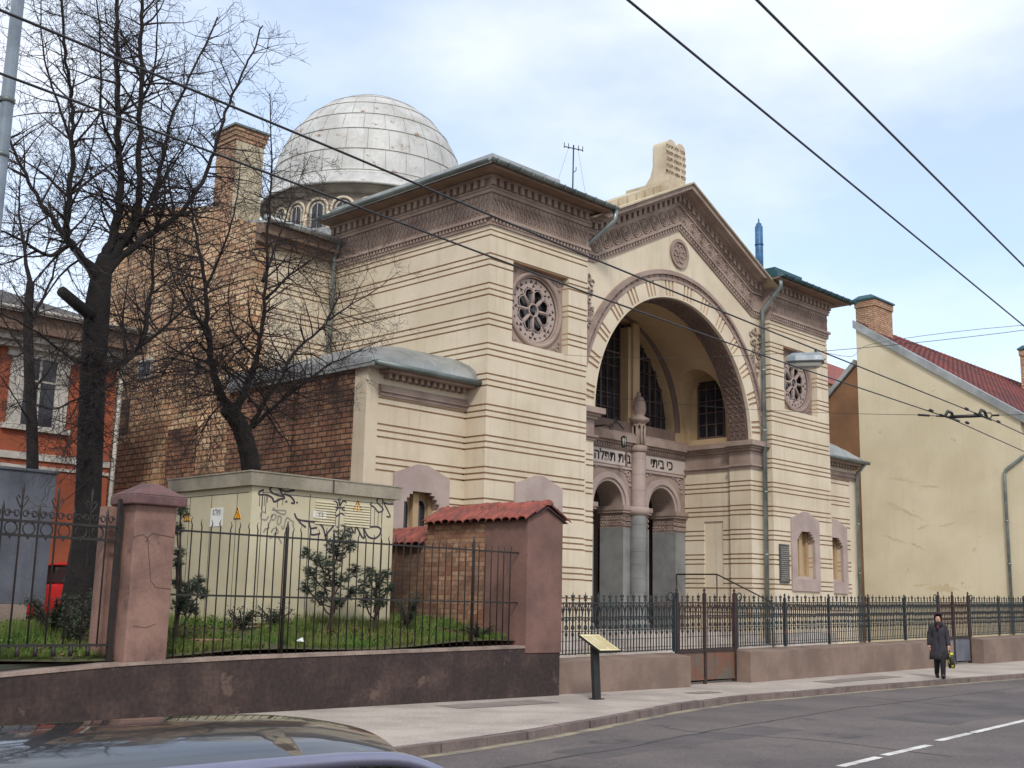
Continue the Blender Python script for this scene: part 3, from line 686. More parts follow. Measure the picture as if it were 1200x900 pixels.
fo = fr.build('porch_window', WBAR, SY)
gl = MB(); gl.prism([(XA-RW*cos(pi*i/40), ZW+RW*sin(pi*i/40)) for i in range(41)], 'y', yy+.07, yy+.09); gl.build('glass', GLASS, fo)
# back wall, lower part: three arched doorways, carved imposts, inscription
AC = (XA-2.75, XA, XA+2.75); RA = .72; ZA = 4.88
m = MB(); xs = {round(XA-4.08, 5), round(XA+4.08, 5)}
for c in AC:
    for i in range(25): xs.add(round(c-RA*cos(pi*i/24), 5))
def dz(x):
    for c in AC:
        if abs(x-c) < RA-1e-6: return ZA+math.sqrt(RA*RA-(x-c)**2)
    return ZA
xs = sorted(xs)
m.column(xs, dz, lambda x: 7.0, YB, YB+.9)
m.build('arcade_wall', MAUVE, SY)
xs = [XA-4.08]+[q for c in AC for q in (c-RA, c+RA)]+[XA+4.08]
for i in range(0, len(xs), 2):
    a, b = xs[i], xs[i+1]; pr = MB(); cp = MB(); im = MB()
    pr.box(a, b, YB, YB+.9, 1.0, 4.2)
    for e, s in ((a, 1), (b, -1)):
        if abs(e-XA) < 4: pr.box(e-.0 if s > 0 else e-.07, e+.07 if s > 0 else e, YB-.05, YB, 1.0, 4.2)
    cp.box(a, b, YB, YB+.9, 4.2, 4.66); im.box(max(a-.07, XA-4.08), min(b+.07, XA+4.08), YB-.1, YB+.97, 4.66, 4.74); im.box(max(a-.1, XA-4.08), min(b+.1, XA+4.08), YB-.14, YB+.98, 4.74, ZA)
    random.seed(i)
    for k in range(16):
        x = a+(b-a)*(k+.5)/16; ph = random.uniform(0, 6)
        for z in (4.3, 4.46, 4.6): cp.tube([(x+.05*cos(ph+q*.9), YB-.02, z+.05*sin(ph+q*.9)) for q in range(7)], .022, 4, cap=False)
    for e in (a, b):
        if abs(e-XA) > 4: continue
        for k in range(8):
            y = YB+.06+k*.11
            for z in (4.32, 4.5): cp.tube([(e, y+.045*cos(q*.9+k), z+.06*sin(q*.9+k)) for q in range(7)], .025, 4, cap=False)
    po = pr.build('door_pier', GREYST, SY); cp.build('carved_capital', MAUVE, po); im.build('impost', MAUVE, po)
for c in AC:
    ar = MB()
    ar.ring((c, ZA), RA, RA+.1, YB-.04, YB, 24, 0, pi); ar.ring((c, ZA), RA+.1, RA+.16, YB-.1, YB, 24, 0, pi); ar.ring((c, ZA), RA+.16, RA+.28, YB-.07, YB, 24, 0, pi)
    for s in (-1, 1):
        for q, (dx, dz_) in enumerate(((.98, 1.02), (.82, 1.1), (1.06, .84), (.62, 1.13), (1.1, .66))):
            rr = (.085, .06, .06, .04, .04)[q]
            ar.tube([(c+s*dx+rr*cos(k*.75), YB-.02, ZA+dz_+rr*sin(k*.75)) for k in range(9)], .022, 5, cap=False)
    ar.box(c-1.2, c+1.2, YB-.06, YB, 6.03, 6.1)
    ar.build('door_archivolt', SURR, SY)
b = MB(); b.box(XA-4.08, XA+4.08, YB-.015, YB, 6.1, 6.66)
bo = b.build('inscription_band', INSCR, SY)
b = MB()
b.box(XA-4.08, XA+4.08, YB-.05, YB-.015, 6.1, 6.135); b.box(XA-4.08, XA+4.08, YB-.05, YB-.015, 6.62, 6.66)
for c in (XA-1.35, XA+1.35): b.box(c-.5, c-.42, YB-.045, YB-.015, 6.135, 6.62); b.box(c+.42, c+.5, YB-.045, YB-.015, 6.135, 6.62)
b.build('inscription_border', MAUVED, bo)
t = MB()
for txt, c, sz in (("כי ביתי", XA+2.75, .45), ("בית תפלה יקרא", XA-.3, .44)):
    vs, fs = text_mesh(txt[::-1], sz, .02, .003); t.add(place_xz(vs, (c, 6.375), YB-.025), fs)
t.build('inscription_lettering', TXT, bo)
c = MB()
c.box(XA-4.08, XA+4.08, YB-.06, YB, 6.66, 6.8); dentils(c, XA-4.0, XA+4.0, YB-.1, YB-.06, 6.7, 6.79, .12, .07)
c.box(XA-4.08, XA+4.08, YB-.14, YB, 6.8, 6.88); c.box(XA-4.08, XA+4.08, YB-.24, YB, 6.88, 7.12); c.box(XA-4.08, XA+4.08, YB-.16, YB, 7.12, 7.2)
c.build('entablature', MAUVE, SY)
FZ = [(6.93, 6.62), (7.2, 6.82), (7.78, 7.42), (7.98, 7.6), (8.12, 7.72), (8.36, 7.9), (9.28, 8.6)]
def fin(z):
    for (a, b), (c, d) in zip(FZ, FZ[1:]):
        if z <= c+1e-6: return b+(d-b)*(z-a)/(c-a)
    return FZ[-1][1]
for s in (-1, 1):      # columns between the doorways with lantern-like finials
    cx, cy = XA+s*1.36, YB-.14; r = .26
    k = MB(); z = 1.35; k.lathe([(r+.14, 1.0), (r+.14, 1.2), (r+.06, 1.3), (r, 1.36)], (cx, cy, 0), 24)
    while z < 4.6:
        h = min(.42, 4.62-z); k.lathe([(r-.008, z), (r-.008, z+.012), (r, z+.014), (r, z+h-.002), (r-.008, z+h)], (cx, cy, 0), 36, smooth=False); z += h
    co = k.build('column', GREYST, SY)
    u = MB(); u.lathe([(r+.02, 4.6), (r+.1, 4.68), (r+.1, 4.84), (r-.02, 4.88)], (cx, cy, 0), 24)
    z = 4.88
    while z < 6.6:
        h = min(.5, 6.66-z); u.lathe([(r-.028, z), (r-.028, z+.01), (r-.02, z+.012), (r-.02, z+h-.002), (r-.028, z+h)], (cx, cy, 0), 36, smooth=False); z += h
    u.build('column_shaft', SURR, co)
    f = MB(); f.lathe([(r*1.45, 6.93), (r*1.6, 7.0), (r*1.6, 7.2), (r*1.2, 7.22)], (cx, cy, 0), 24)
    f.lathe([(.17, 7.2), (.17, 8.0)], (cx, cy, 0), 12)
    for i in range(8):
        a = 2*pi*(i+.5)/8; f.tube([(cx+.28*cos(a), cy+.28*sin(a), 7.2), (cx+.3*cos(a), cy+.3*sin(a), 7.78)], .055, 6)
        f.tube([(cx+.3*cos(a+q*.09), cy+.3*sin(a+q*.09), 7.76+.14*sin(pi*q/8.7)) for q in range(9)], .05, 5, cap=False)
    f.lathe([(.3, 7.86), (.42, 7.98), (.5, 8.02), (.5, 8.12), (.3, 8.2), (.28, 8.28), (.34, 8.36), (.36, 8.55), (.33, 8.8), (.22, 9.02), (.1, 9.1), (.12, 9.18), (.07, 9.26), (.0, 9.28)], (cx, cy, 0), 20)
    f.v = [(cx+(x-cx)*.7, cy+(y-cy)*.7, fin(z)) for x, y, z in f.v]; f.build('lantern_finial', MAUVE, co)
d = MB(); d.box(XA-4.4, XA+4.4, 25.6, 25.75, 1.0, 7.0); d.box(XA-4.4, XA+4.4, YB+.9, 25.6, 6.9, 7.0)
for s in (-1, 1): d.box(XA+s*4.08, XA+s*4.3, YB+.9, 25.6, 1.0, 7.0)
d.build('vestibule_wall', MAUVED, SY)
for c in AC:
    d = MB()
    d.box(c-.66, c+.66, 25.45, 25.6, 1.0, 4.3)
    for q in (-1, 1):
        for z0, z1 in ((1.3, 2.3), (2.5, 4.1)): d.box(c+q*.33-.22, c+q*.33+.22, 25.42, 25.45, z0, z1)
    d.build('entrance_door', DOORW, SY)
s = MB(); s.box(XA-4.4, XA+4.4, YP+.8, 25.7, .6, 1.05); s.box(XA-RI, XA+RI, YP-.1, YP+.8, .6, 1.05)
for i in range(5): s.box(XA-RI-.0, XA+RI, YP-.1-.32*(i+1), YP-.1-.32*i, .2, 1.05-.17*(i+1))
s.build('entrance_steps', YARD, SY)
for xa, xb in ((TL[0]-.06, TL[1]+.06), (TR[0]-.06, TR[1]+.06)):
    s = MB(); s.box(xa, xb, YF-.06, YF, 0, .95); s.box(xa, xb, YF-.04, YF, .95, 1.03); s.build('plinth', YARD, SY)
s = MB(); P0 = [PX(793, 673, 31.95), PX(840, 673, 31.95), PX(905, 706, 31.95)]
s.tube(P0, .025, 6)
for q in P0: s.tube([q, (q[0], q[1], 1.0 if q[1] > 20.7 else max(.25, 1.0-(20.7-q[1])*.53))], .02, 6)
s.build('handrail', IRON, SY)
s = MB(); y = YB-.25; c = XA-.55     # lantern bracket above the middle doorway
B = [PY(709, 498, 22.95), PY(716, 500, 22.9), PY(722, 493, 22.85), PY(731, 503, 22.8)]
lc = PY(731, 516, 22.8)
s.tube([B[0]+Vector((0, .45, 0)), B[0], B[1], B[2], B[3]], .025, 6)
for k in range(2): s.tube([B[1+k]+Vector((.09*cos(q*.8), 0, .09*sin(q*.8))) for q in range(8)], .016, 5, cap=False)
s.lathe([(.0, .16), (.04, .14), (.1, .08), (.03, .06)], lc, 8); s.lathe([(.0, -.24), (.07, -.2)], lc, 8)
for q in range(6): a = 2*pi*q/6; s.tube([lc+Vector((.09*cos(a), .09*sin(a), .08)), lc+Vector((.065*cos(a), .065*sin(a), -.2))], .01, 4)
lo = s.build('wall_lantern', IRON, SY)
s = MB(); s.lathe([(.05, -.19), (.08, .07)], lc, 8); s.build('lantern_glass', LAMPB, lo)
# plaque
pq = MB(); p0 = (33.50, 34.06, 2.6, 3.84); pq.box(p0[0], p0[1], YF-.05, YF, p0[2], p0[3]); po = bev(pq.build('wall_plaque', PLAQ, None, loc=(33.8, YF, 2.6)), .008)
tag(po, 'dark upright plaque with rows of small lettering beside the right ground floor window', 'plaque')
t = MB(); random.seed(5)
for i in range(17):
    z = 3.74-i*.065; x = 33.56
    while x < 33.98:
        w = random.uniform(.02, .075); t.box(x, x+w, YF-.056, YF-.05, z-.014, z+.014); x += w+random.choice((.012, .012, .03))
t.build('plaque_lettering', PLAQL, po)
# ---- main body, roof, brick gable, chimney, dome
m = MB(); striped(m, 17.95, 20.15, 27.0, 27.5, 0, 11.4, 'y', ends=(False, False)); m.box(17.95, 20.15, 27.0, 27.5, 11.4, 11.9); m.build('main_wall', STR, SY)
m = MB(); striped(m, 36.95, 39.65, 27.0, 27.5, 0, 11.4, 'y', ends=(False, True)); m.box(36.95, 39.65, 27, 27.5, 11.4, 11.9); m.box(39.15, 39.65, 27.5, 35.3, 0, 11.9); m.build('main_wall', STR, SY)
m = MB(); m.box(17.95, 39.15, 34.9, 35.3, 0, 13.6); m.box(23, 34, 35.3, 42, 0, 14.2); m.build('rear_wall', CREAM, SY)
for xa, xb in ((17.45, 20.1), (37.0, 39.9)):
    m = MB(); m.box(xa, xb, 26.62, 27.0, 11.62, 11.9); m.box(xa, xb, 26.8, 27.0, 11.4, 11.62); m.build('main_eaves', SOFFIT, SY)
m = MB(); m.tube([(17.4, 26.5, 12.0), (20.02, 26.5, 11.93)], .09, 8); m.build('main_gutter', ZINC, SY)
m = MB(); m.prism([(27, 0), (27, 11.95), (28.2, 12.35), (29.3, 12.95), (33.4, 13.85), (35.3, 14.15), (35.3, 0)], 'x', 17.45, 17.95)
m.box(17.4, 17.45, 31.2, 31.6, 0, 13.0)
m.build('brick_gable_wall', BRICK, SY)
for y0, y1, z0, z1 in ((29.3, 30.9, 4.6, 6.5), (33.3, 34.0, 6.6, 7.7)):
    m = MB(); m.box(17.435, 17.45, y0, y1, z0, z1); m.build('bricked_up_opening', BRICKD, SY)
p = PX(171, 432, 17.45); m = MB(); m.box(17.41, 17.45, p.y-.42, p.y+.42, p.z-.3, p.z+.3); o = m.build('small_window', WHITE, SY)
m = MB(); m.box(17.395, 17.41, p.y-.3, p.y+.02, p.z-.22, p.z+.22); m.box(17.395, 17.41, p.y+.07, p.y+.34, p.z-.22, p.z+.22); m.build('glass', GLASS, o)
m = MB(); m.hexa([(17.6,26.5,11.9),(39.9,26.5,11.9),(39.9,35.3,13.75),(17.6,35.3,13.75)], [(17.6,26.5,11.97),(39.9,26.5,11.97),(39.9,35.3,13.87),(17.6,35.3,13.87)]); m.build('main_roof', ZINC, SY)
m = MB(); x0, x1, y0, y1 = 17.425, 18.38, 28.3, 29.3
m.box(x0, x1, y0, y1, 12.2, 14.75)
for i, e in enumerate((.03, .06, .09)): m.box(x0-e, x1+e, y0-e, y1+e, 14.75+i*.13, 14.88+i*.13)
co = m.build('chimney', BRICKC, SY)
m = MB(); m.box(x0-.14, x1+.14, y0-.14, y1+.14, 15.14, 15.2); m.hexa([(x0-.14,y0-.14,15.2),(x1+.14,y0-.14,15.2),(x1+.14,y1+.14,15.2),(x0-.14,y1+.14,15.2)], [(x0+.3,y0+.3,15.28),(x1-.3,y0+.3,15.28),(x1-.3,y1-.3,15.28),(x0+.3,y1-.3,15.28)]); m.build('chimney_cap', GUTTER, co)
m = MB(); m.box(x0+.02, x1-.0, y0-.012, y0, 12.2, 14.74); m.build('chimney_plaster', CREAMRF, co)
DC = (28.68, 36.3, 0)
m = MB(); m.lathe([(5.6, 13.6), (5.4, 14.3), (4.4, 15.2), (3.95, 15.3)], DC, 48, smooth=False); m.build('dome_skirt_roof', ZINC, SY)
m = MB(); m.lathe([(3.82, 14.4), (3.82, 16.9)], DC, 72); m.lathe([(3.82, 16.68), (4.0, 16.76), (4.02, 16.9), (4.28, 16.95)], DC, 72)
dr = m.build('drum', DRUM, SY)
for i in range(24):
    a = 2*pi*(i+.5)/24; u = Vector((cos(a), sin(a), 0)); t = Vector((-sin(a), cos(a), 0)); c = Vector(DC)
    if u.y > .75: continue
    W = MB(); hw = .24; zs = 16.12
    def arch(rr, off, z0=15.12): return [c+u*off+t*(-rr)+Vector((0, 0, z0))]+[c+u*off+t*(-rr*cos(pi*k/10))+Vector((0, 0, zs+rr*sin(pi*k/10))) for k in range(11)]+[c+u*off+t*rr+Vector((0, 0, z0))]
    W.tube(arch(hw+.03, 3.84), .045, 5, 0); W.tube(arch(hw+.19, 3.86, 15.97), .06, 5, 1)
    W.tube([c+u*3.87+t*.5+Vector((0, 0, 15.07)), c+u*3.87+t*.5+Vector((0, 0, 15.97))], .1, 6, 1)
    W.tube([c+u*3.86+Vector((0, 0, 15.12)), c+u*3.86+Vector((0, 0, 16.35))], .014, 4, 0); W.tube([c+u*3.86-t*hw+Vector((0, 0, 15.72)), c+u*3.86+t*hw+Vector((0, 0, 15.72))], .012, 4, 0)
    q = [c+u*3.835+t*(-hw)+Vector((0, 0, 15.1))]+[c+u*3.835+t*(-hw*cos(pi*k/10))+Vector((0, 0, zs+hw*sin(pi*k/10))) for k in range(11)]+[c+u*3.835+t*hw+Vector((0, 0, 15.1))]
    W.add(q, [tuple(range(len(q)))], 2)
    wo = W.build('drum_window', [WHITE, CREAM, GLASS], dr)
m = MB(); RD = 3.9; prof = [(4.34, 16.95), (4.36, 17.0), (4.3, 17.05), (4.02, 17.46)]
m.lathe(prof, DC, 96)
DZ, DK = 17.62, 1.125
pr = [(RD+.03, 17.46), (RD+.04, 17.54)]+[(RD*cos(t), DZ+RD*sin(t)*DK) for t in [pi/2*i/40 for i in range(41)]]; pr[-1] = (0, pr[-1][1])
m.lathe(pr, DC, 96); do = m.build('dome', DOME, SY)
m = MB(); random.seed(3)
lv = [.0, .2, .42, .62, .83, 1.03, 1.2, 1.38]
for t in lv:
    r = RD*cos(t)+.012; z = DZ+RD*sin(t)*DK
    m.tube([(DC[0]+r*cos(2*pi*k/96), DC[1]+r*sin(2*pi*k/96), z) for k in range(97)],   .017, 4, cap=False)
for i, (ta, tb) in enumerate(zip(lv, lv[1:])):
    nn = max(6, int(30*cos(ta)))
    for k in range(nn):
        a = 2*pi*(k+.5*(i % 2))/nn; m.tube([(DC[0]+(RD*cos(t)+.008)*cos(a), DC[1]+(RD*cos(t)+.008)*sin(a), DZ+RD*sin(t)*DK) for t in (ta, (ta+tb)/2, tb)], .009, 4, cap=False)
m.build('dome_seams', DOMESEAM, do)
# downpipes of the synagogue
def pipe(name, pts, r=.06, mat=PIPE):
    m = MB(); m.tube(pts, r, 10)
    for a, b in zip(pts, pts[1:]):
        a, b = Vector(a), Vector(b); L = (b-a).length
        if L > 3 and abs((b-a).normalized().z) > .9:
            k = int(L/1.9)
            for i in range(1, k+1): q = a+(b-a)*(i/(k+.6)); m.tube([q, q+(b-a).normalized()*.06], r+.012, 10)
    return m.build(name, mat, SY)
pipe('downpipe', [(33.02, 19.93, 12.52), (33.02, 19.93, 12.2), (32.98, 20.62, 11.5), (32.98, 20.64, .3)], .075)
pipe('downpipe', [(24.28, 19.8, 12.52), (24.28, 19.82, 12.22), (24.0, 20.66, 11.55), (23.98, 20.73, .3)], .075)
pipe('downpipe', [(20.0, 26.55, 11.93), (20.02, 26.8, 11.5), (20.02, 26.85, 7.4)], .07)
pipe('downpipe', [(40.0, 20.75, 7.1), (39.95, 21.1, 6.7), (39.95, 21.12, .3)], .06)
# rooftop things
m = MB(); b = Vector((23.72, 20.9, 12.75)); tp = b+Vector((.02, 0, 1.78))
m.tube([b, tp], .022, 6)
m.tube([tp+Vector((-.28, .1, -.1)), tp+Vector((.28, -.1, -.1))], .016, 5)
for q in (-.28, -.15, .15, .28): m.tube([tp+Vector((q, -q*.36, -.14)), tp+Vector((q, -q*.36, .02))], .012, 5)
m.tube([tp+Vector((.02, 0, -.8)), tp+Vector((.12, 0, -.72)), tp+Vector((.12, 0, -.62))], .012, 5)
ao = m.build('roof_antenna', BLACKW, None, loc=b); tag(ao, 'thin dark aerial mast standing on the left pavilion roof', 'antenna')
m = MB(); m.tube([tp+Vector((-.2, 0, -.1)), b+Vector((-.7, .1, .1))], .004, 3); m.tube([tp+Vector((.2, 0, -.1)), b+Vector((.55, -.1, .0))], .004, 3); m.build('guy_wire', BLACKW, ao)
m = MB(); b = Vector((35.05, 22, 12.7)); m.lathe([(.14, 0), (.14, 2.5), (.1, 2.52), (.1, 2.6), (.03, 2.66), (.02, 2.8), (0, 2.8)], b, 14); m.lathe([(.155, .9), (.155, .96)], b, 14); m.lathe([(.155, 1.8), (.155, 1.86)], b, 14)
vo = m.build('vent_pipe', BLUEP, None, loc=b); tag(vo, 'slim blue metal vent pipe rising from the right pavilion roof', 'vent pipe')
# ================================================================== GROUND, ROAD, PAVEMENT
KB = [(-300, 4.0), (-40, 9.4), (0, 10.3), (6, 10.7), (9, 11.0), (10.8, 11.25), (12.5, 11.6), (14.5, 12.15), (16.5, 12.75), (18.5, 13.3), (20.8, 13.75), (23, 13.85), (26, 13.75), (30, 13.45), (34, 13.1), (45, 12.5), (60, 11.8), (160, 8)]
def interp(T, x):
    for (a, b), (c, d) in zip(T, T[1:]):
        if a <= x <= c: return b+(d-b)*(x-a)/(c-a)
    return T[0][1] if x < T[0][0] else T[-1][1]
def ky(x): return interp(KB, x)
XS = [-300, -120, -60, -30, -15]+[-8+i*.6 for i in range(100)]+[55, 65, 80, 100, 130, 160]
def strip(mb, fa, fb, za, zb, xs=XS, mi=0, ny=1):
    for x0, x1 in zip(xs, xs[1:]):
        mb.quad((x0, fa(x0), za(x0)), (x1, fa(x1), za(x1)), (x1, fb(x1), zb(x1)), (x0, fb(x0), zb(x0)), mi)
rz = lambda x: gz(x)-.12
m = MB(); m.quad((-1500, -1500, -.6), (1500, -1500, -.6), (1500, 1500, -.6), (-1500, 1500, -.6)); struct(m.build('ground', EARTH))
m = MB(); strip(m, lambda x: 1.15, ky, rz, rz); struct(m.build('road', ROAD))
m = MB(); strip(m, lambda x: ky(x)+.16, lambda x: 16.9, gz, lambda x: gz(x)+.004); struct(m.build('pavement', PAVE))
m = MB()
random.seed(4)
x = -20.0
while x < 90:
    L = .98; x1 = x+L; j = random.uniform(-.012, .012); t = random.uniform(-.012, .006)
    a, b = (x+.012, ky(x)+j), (x1-.012, ky(x1)+j)
    m.hexa([(a[0],a[1],rz(x)-.2),(b[0],b[1],rz(x1)-.2),(b[0],b[1]+.17,rz(x1)-.2),(a[0],a[1]+.17,rz(x)-.2)], [(a[0],a[1]+.015,gz(x)+.004+t),(b[0],b[1]+.015,gz(x1)+.004+t),(b[0],b[1]+.17,gz(x1)+.004+t),(a[0],a[1]+.17,gz(x)+.004+t)])
    x = x1
struct(m.build('kerb', KERB))
m = MB(); strip(m, lambda x: -12, lambda x: 1.0, gz, gz); m2 = MB(); strip(m2, lambda x: 1.0, lambda x: 1.0, rz, gz); struct(m.build('near_pavement', PAVE))
m = MB(); strip(m, lambda x: 1.0, lambda x: 1.15, lambda x: gz(x)+.004, lambda x: gz(x)+.0); strip(m, lambda x: 1.15, lambda x: 1.15, gz, rz); struct(m.build('near_kerb', KERB))
m = MB(); random.seed(6); strip(m, lambda x: ky(x)-.16-.10*abs(noise.noise(Vector((x*.8, 0, 0))))-.05*abs(noise.noise(Vector((x*4, 3, 0)))), lambda x: ky(x)+.02, lambda x: rz(x)+.004, lambda x: rz(x)+.006, [-10+i*.25 for i in range(260)]); struct(m.build('gutter_dust', DUST))
m = MB()
for xa, xb, ya, yb in ((14.0, 16.4, 14.6, 15.3), (20.6, 21.5, 14.55, 14.95), (26.2, 29.8, 14.6, 15.2)):
    n = 8; m.add([(xa+(xb-xa)*i/n, (ya if e == 0 else yb)+random.uniform(-.03, .03), gz(xa+(xb-xa)*i/n)+.0085+(.0005 if e else 0)) for e in (0, 1) for i in range(n+1)], [(i, i+1, n+2+i, n+1+i) for i in range(n)])
struct(m.build('pavement_patch', PATCH))
m = MB()      # broken white lane line
def dash(p, q, w=.13):
    a, b = PZ(*p, -.116), PZ(*q, -.116); d = (b-a).normalized(); n = Vector((-d.y, d.x, 0))*w/2
    k = max(2, int((b-a).length/.12)); pts = [a+(b-a)*(i/k) for i in range(k+1)]
    for u, v in zip(pts, pts[1:]):
        if random.random() < .05: continue
        j = random.uniform(.88, 1.05); m.quad(u-n*j, v-n*j, v+n, u+n)
dash((985, 898), (1030, 887)); dash((1036, 885), (1089, 873)); dash((1099, 868), (1330, 814)); dash((1420, 796), (1500, 779))
struct(m.build('lane_marking', PAINTW))
m = MB(); random.seed(16)      # tar seams and sealed cracks in the road
for pts in ([(8.5, 9.6), (12.5, 10.15), (16, 10.9), (22, 11.8), (34, 11.9), (60, 10.6)], [(6, 4.6), (14, 5.1), (24, 5.9), (40, 6.4)], [(15.6, 7.0), (15.9, 9.0), (15.3, 11.0), (15.6, 12.1)], [(24.3, 8.4), (24.0, 10.6), (24.6, 13.4)]):
    P = []
    for (a, b), (c, d) in zip(pts, pts[1:]):
        k = max(2, int(math.hypot(c-a, d-b)/.4)); P += [(a+(c-a)*i/k+random.uniform(-.04, .04), b+(d-b)*i/k+random.uniform(-.04, .04)) for i in range(k)]
    for (a, b), (c, d) in zip(P, P[1:]):
        L = math.hypot(c-a, d-b); w = random.uniform(.012, .028); nx_, ny_ = -(d-b)/L*w, (c-a)/L*w
        m.quad((a-nx_, b-ny_, rz(a)+.003), (c-nx_, d-ny_, rz(c)+.003), (c+nx_, d+ny_, rz(c)+.003), (a+nx_, b+ny_, rz(a)+.003))
struct(m.build('tar_seams', TARM))
m = MB()
for xa, xb, ya, yb in ((11.6, 17.0, 9.7, 10.5), (20, 27, 9.0, 10.4), (28.5, 38, 8.2, 11.2)):
    n = 16; m.add([(xa+(xb-xa)*i/n, (ya if e == 0 else yb)+(xb-xa)*.06*i/n+random.uniform(-.06, .06), rz(xa+(xb-xa)*i/n)+.0015) for e in (0, 1) for i in range(n+1)], [(i, i+1, n+2+i, n+1+i) for i in range(n)])
struct(m.build('road_patch', ROADP))
m = MB(); strip(m, lambda x: 16.9, lambda x: 60, lambda x: .3, lambda x: .3, [17.75, 30, 45, 60, 90]); struct(m.build('yard_paving', YARD))
def lz(x, y): return .84+.022*(x-8.5)+.32*min(1, max(0, (y-16)/1.8))+.05*sin(x*1.3)*sin(y*1.7)
m = MB(); nx, ny = 40, 30; vs = []
for i in range(nx+1):
    for j in range(ny+1):
        X = -20+37.0*i/nx if i else -60; Y = 16.05+16*(j/ny)**1.5; vs.append((X, Y, lz(max(X, 4), Y)))
m.add(vs, [(i*(ny+1)+j, (i+1)*(ny+1)+j, (i+1)*(ny+1)+j+1, i*(ny+1)+j+1) for i in range(nx) for j in range(ny)], 0, True); struct(m.build('lawn_soil', EARTH))
m = MB(); random.seed(12)
for i in range(34000):
    X = random.uniform(5.5, 16.6); Y = 16.2+random.random()**1.9*4.2
    if 11.85 < X < 15.2 and Y > 17.95: continue
    z = lz(X, Y); pch = noise.noise(Vector((X*1.1, Y*1.1, 3.0))); h = random.uniform(.05, .13)*(1+.9*pch)*(1.0+.5*(Y > 17))
    if pch < -.28 or h < .035: continue
    a = random.uniform(0, pi); w = .011; l = random.uniform(-.05, .05)
    m.add([(X-w*cos(a), Y-w*sin(a), z-.01), (X+w*cos(a), Y+w*sin(a), z-.01), (X+l, Y+random.uniform(-.05, .05), z+h)], [(0, 1, 2)])
for i in range(2600):      # broad weed leaves among the grass
    X = random.uniform(5.5, 16.6); Y = 16.4+random.random()*3.6
    if 11.85 < X < 15.2 and Y > 17.9: continue
    if noise.noise(Vector((X*.9, Y*.9, 9.0))) < .02: continue
    z = lz(X, Y)+random.uniform(.04, .16); a = random.uniform(0, 2*pi); r = random.uniform(.03, .06)
    m.add([(X, Y, z), (X+r*cos(a-.5), Y+r*sin(a-.5), z+.02), (X+1.7*r*cos(a), Y+1.7*r*sin(a), z+.0), (X+r*cos(a+.5), Y+r*sin(a+.5), z+.02)], [(0, 1, 2, 3)])
g = m.build('grass', GRASSM); g['kind'] = 'stuff'
m = MB()
for i in range(2200):
    X = random.uniform(5.5, 16.6); Y = 16.2+random.random()**1.4*4
    if 11.85 < X < 15.2 and Y > 17.9: continue
    if noise.noise(Vector((X*.7, Y*.7, 21.0))) < -.05: continue
    z = lz(X, Y)+random.uniform(.01, .07); a = random.uniform(0, 6.28); r = random.uniform(.025, .05); u = Vector((cos(a)*r, sin(a)*r, random.uniform(-.02, .02))); v = Vector((-sin(a)*r*.6, cos(a)*r*.6, random.uniform(-.02, .03))); c = Vector((X, Y, z))
    m.add([c-u, c-v, c+u, c+v], [(0, 1, 2, 3)])
g = m.build('fallen_leaves', DEAD); g['kind'] = 'stuff'

# ================================================================== WALLS, PIERS, FENCES
WT = [(-40, .1), (4, .5), (6.8, .69), (8.5, .80), (10.7, .86), (16.75, .96), (18, .97)]
wt = lambda x: interp(WT, x)
R0 = thing('retaining_wall', 'dark stained retaining wall under the lawn fences, scuffed and patched', 'wall', (12, 15.8, 0))
xs = [-40, -10, 0]+[4+.425*i for i in range(31)]; xs[-1] = 16.75
m = MB(); m.column(xs, lambda x: -.2, lambda x: wt(x)-.05, 15.8, 16.2); m.column([16.75, 17.72], lambda x: -.2, lambda x: .82, 15.8, 16.2); m.build('wall_face', RETAIN, R0)
m = MB(); m.column(xs, lambda x: wt(x)-.05, lambda x: wt(x)+.02*0+.004*sin(x*7), 15.785, 16.24); m.build('coping', COPE, R0)
R1 = thing('gate_pillar', 'cracked pink rendered gate pillar with maroon pyramid capstone', 'pillar', (8.83, 16.0, .8))
m = MB(); m.box(8.5, 9.16, 15.79, 16.28, .76, 3.03); bev(m.build('shaft', PILLAR, R1), .02)
m = MB(); m.box(8.28, 8.5, 16.22, 16.45, .8, 3.0); m.build('side_strip', PILLAR, R1)
m = MB(); m.box(8.40, 9.27, 15.69, 16.40, 3.03, 3.17); a, b, c, d = 8.40, 9.27, 15.69, 16.40
m.hexa([(a,c,3.17),(b,c,3.17),(b,d,3.17),(a,d,3.17)], [(a+.33,c+.27,3.36),(b-.33,c+.27,3.36),(b-.33,d-.27,3.36),(a+.33,d-.27,3.36)]); bev(m.build('capstone', CAP, R1), .02)
m = MB(); random.seed(8)     # cracks
for pts in ([(8.5, 2.55), (8.62, 2.6), (8.72, 2.55), (8.78, 2.62), (9.16, 2.58)], [(8.72, 2.55), (8.74, 2.3), (8.82, 1.95), (8.9, 1.85), (9.16, 1.83)], [(8.6, 1.3), (8.8, 1.28), (8.95, 1.33)]):
    q = [Vector((x+random.uniform(-.015, .015), 15.789, z)) for x, z in pts]; m.tube(q, .005, 4)
m.build('cracks', SEAM, R1)
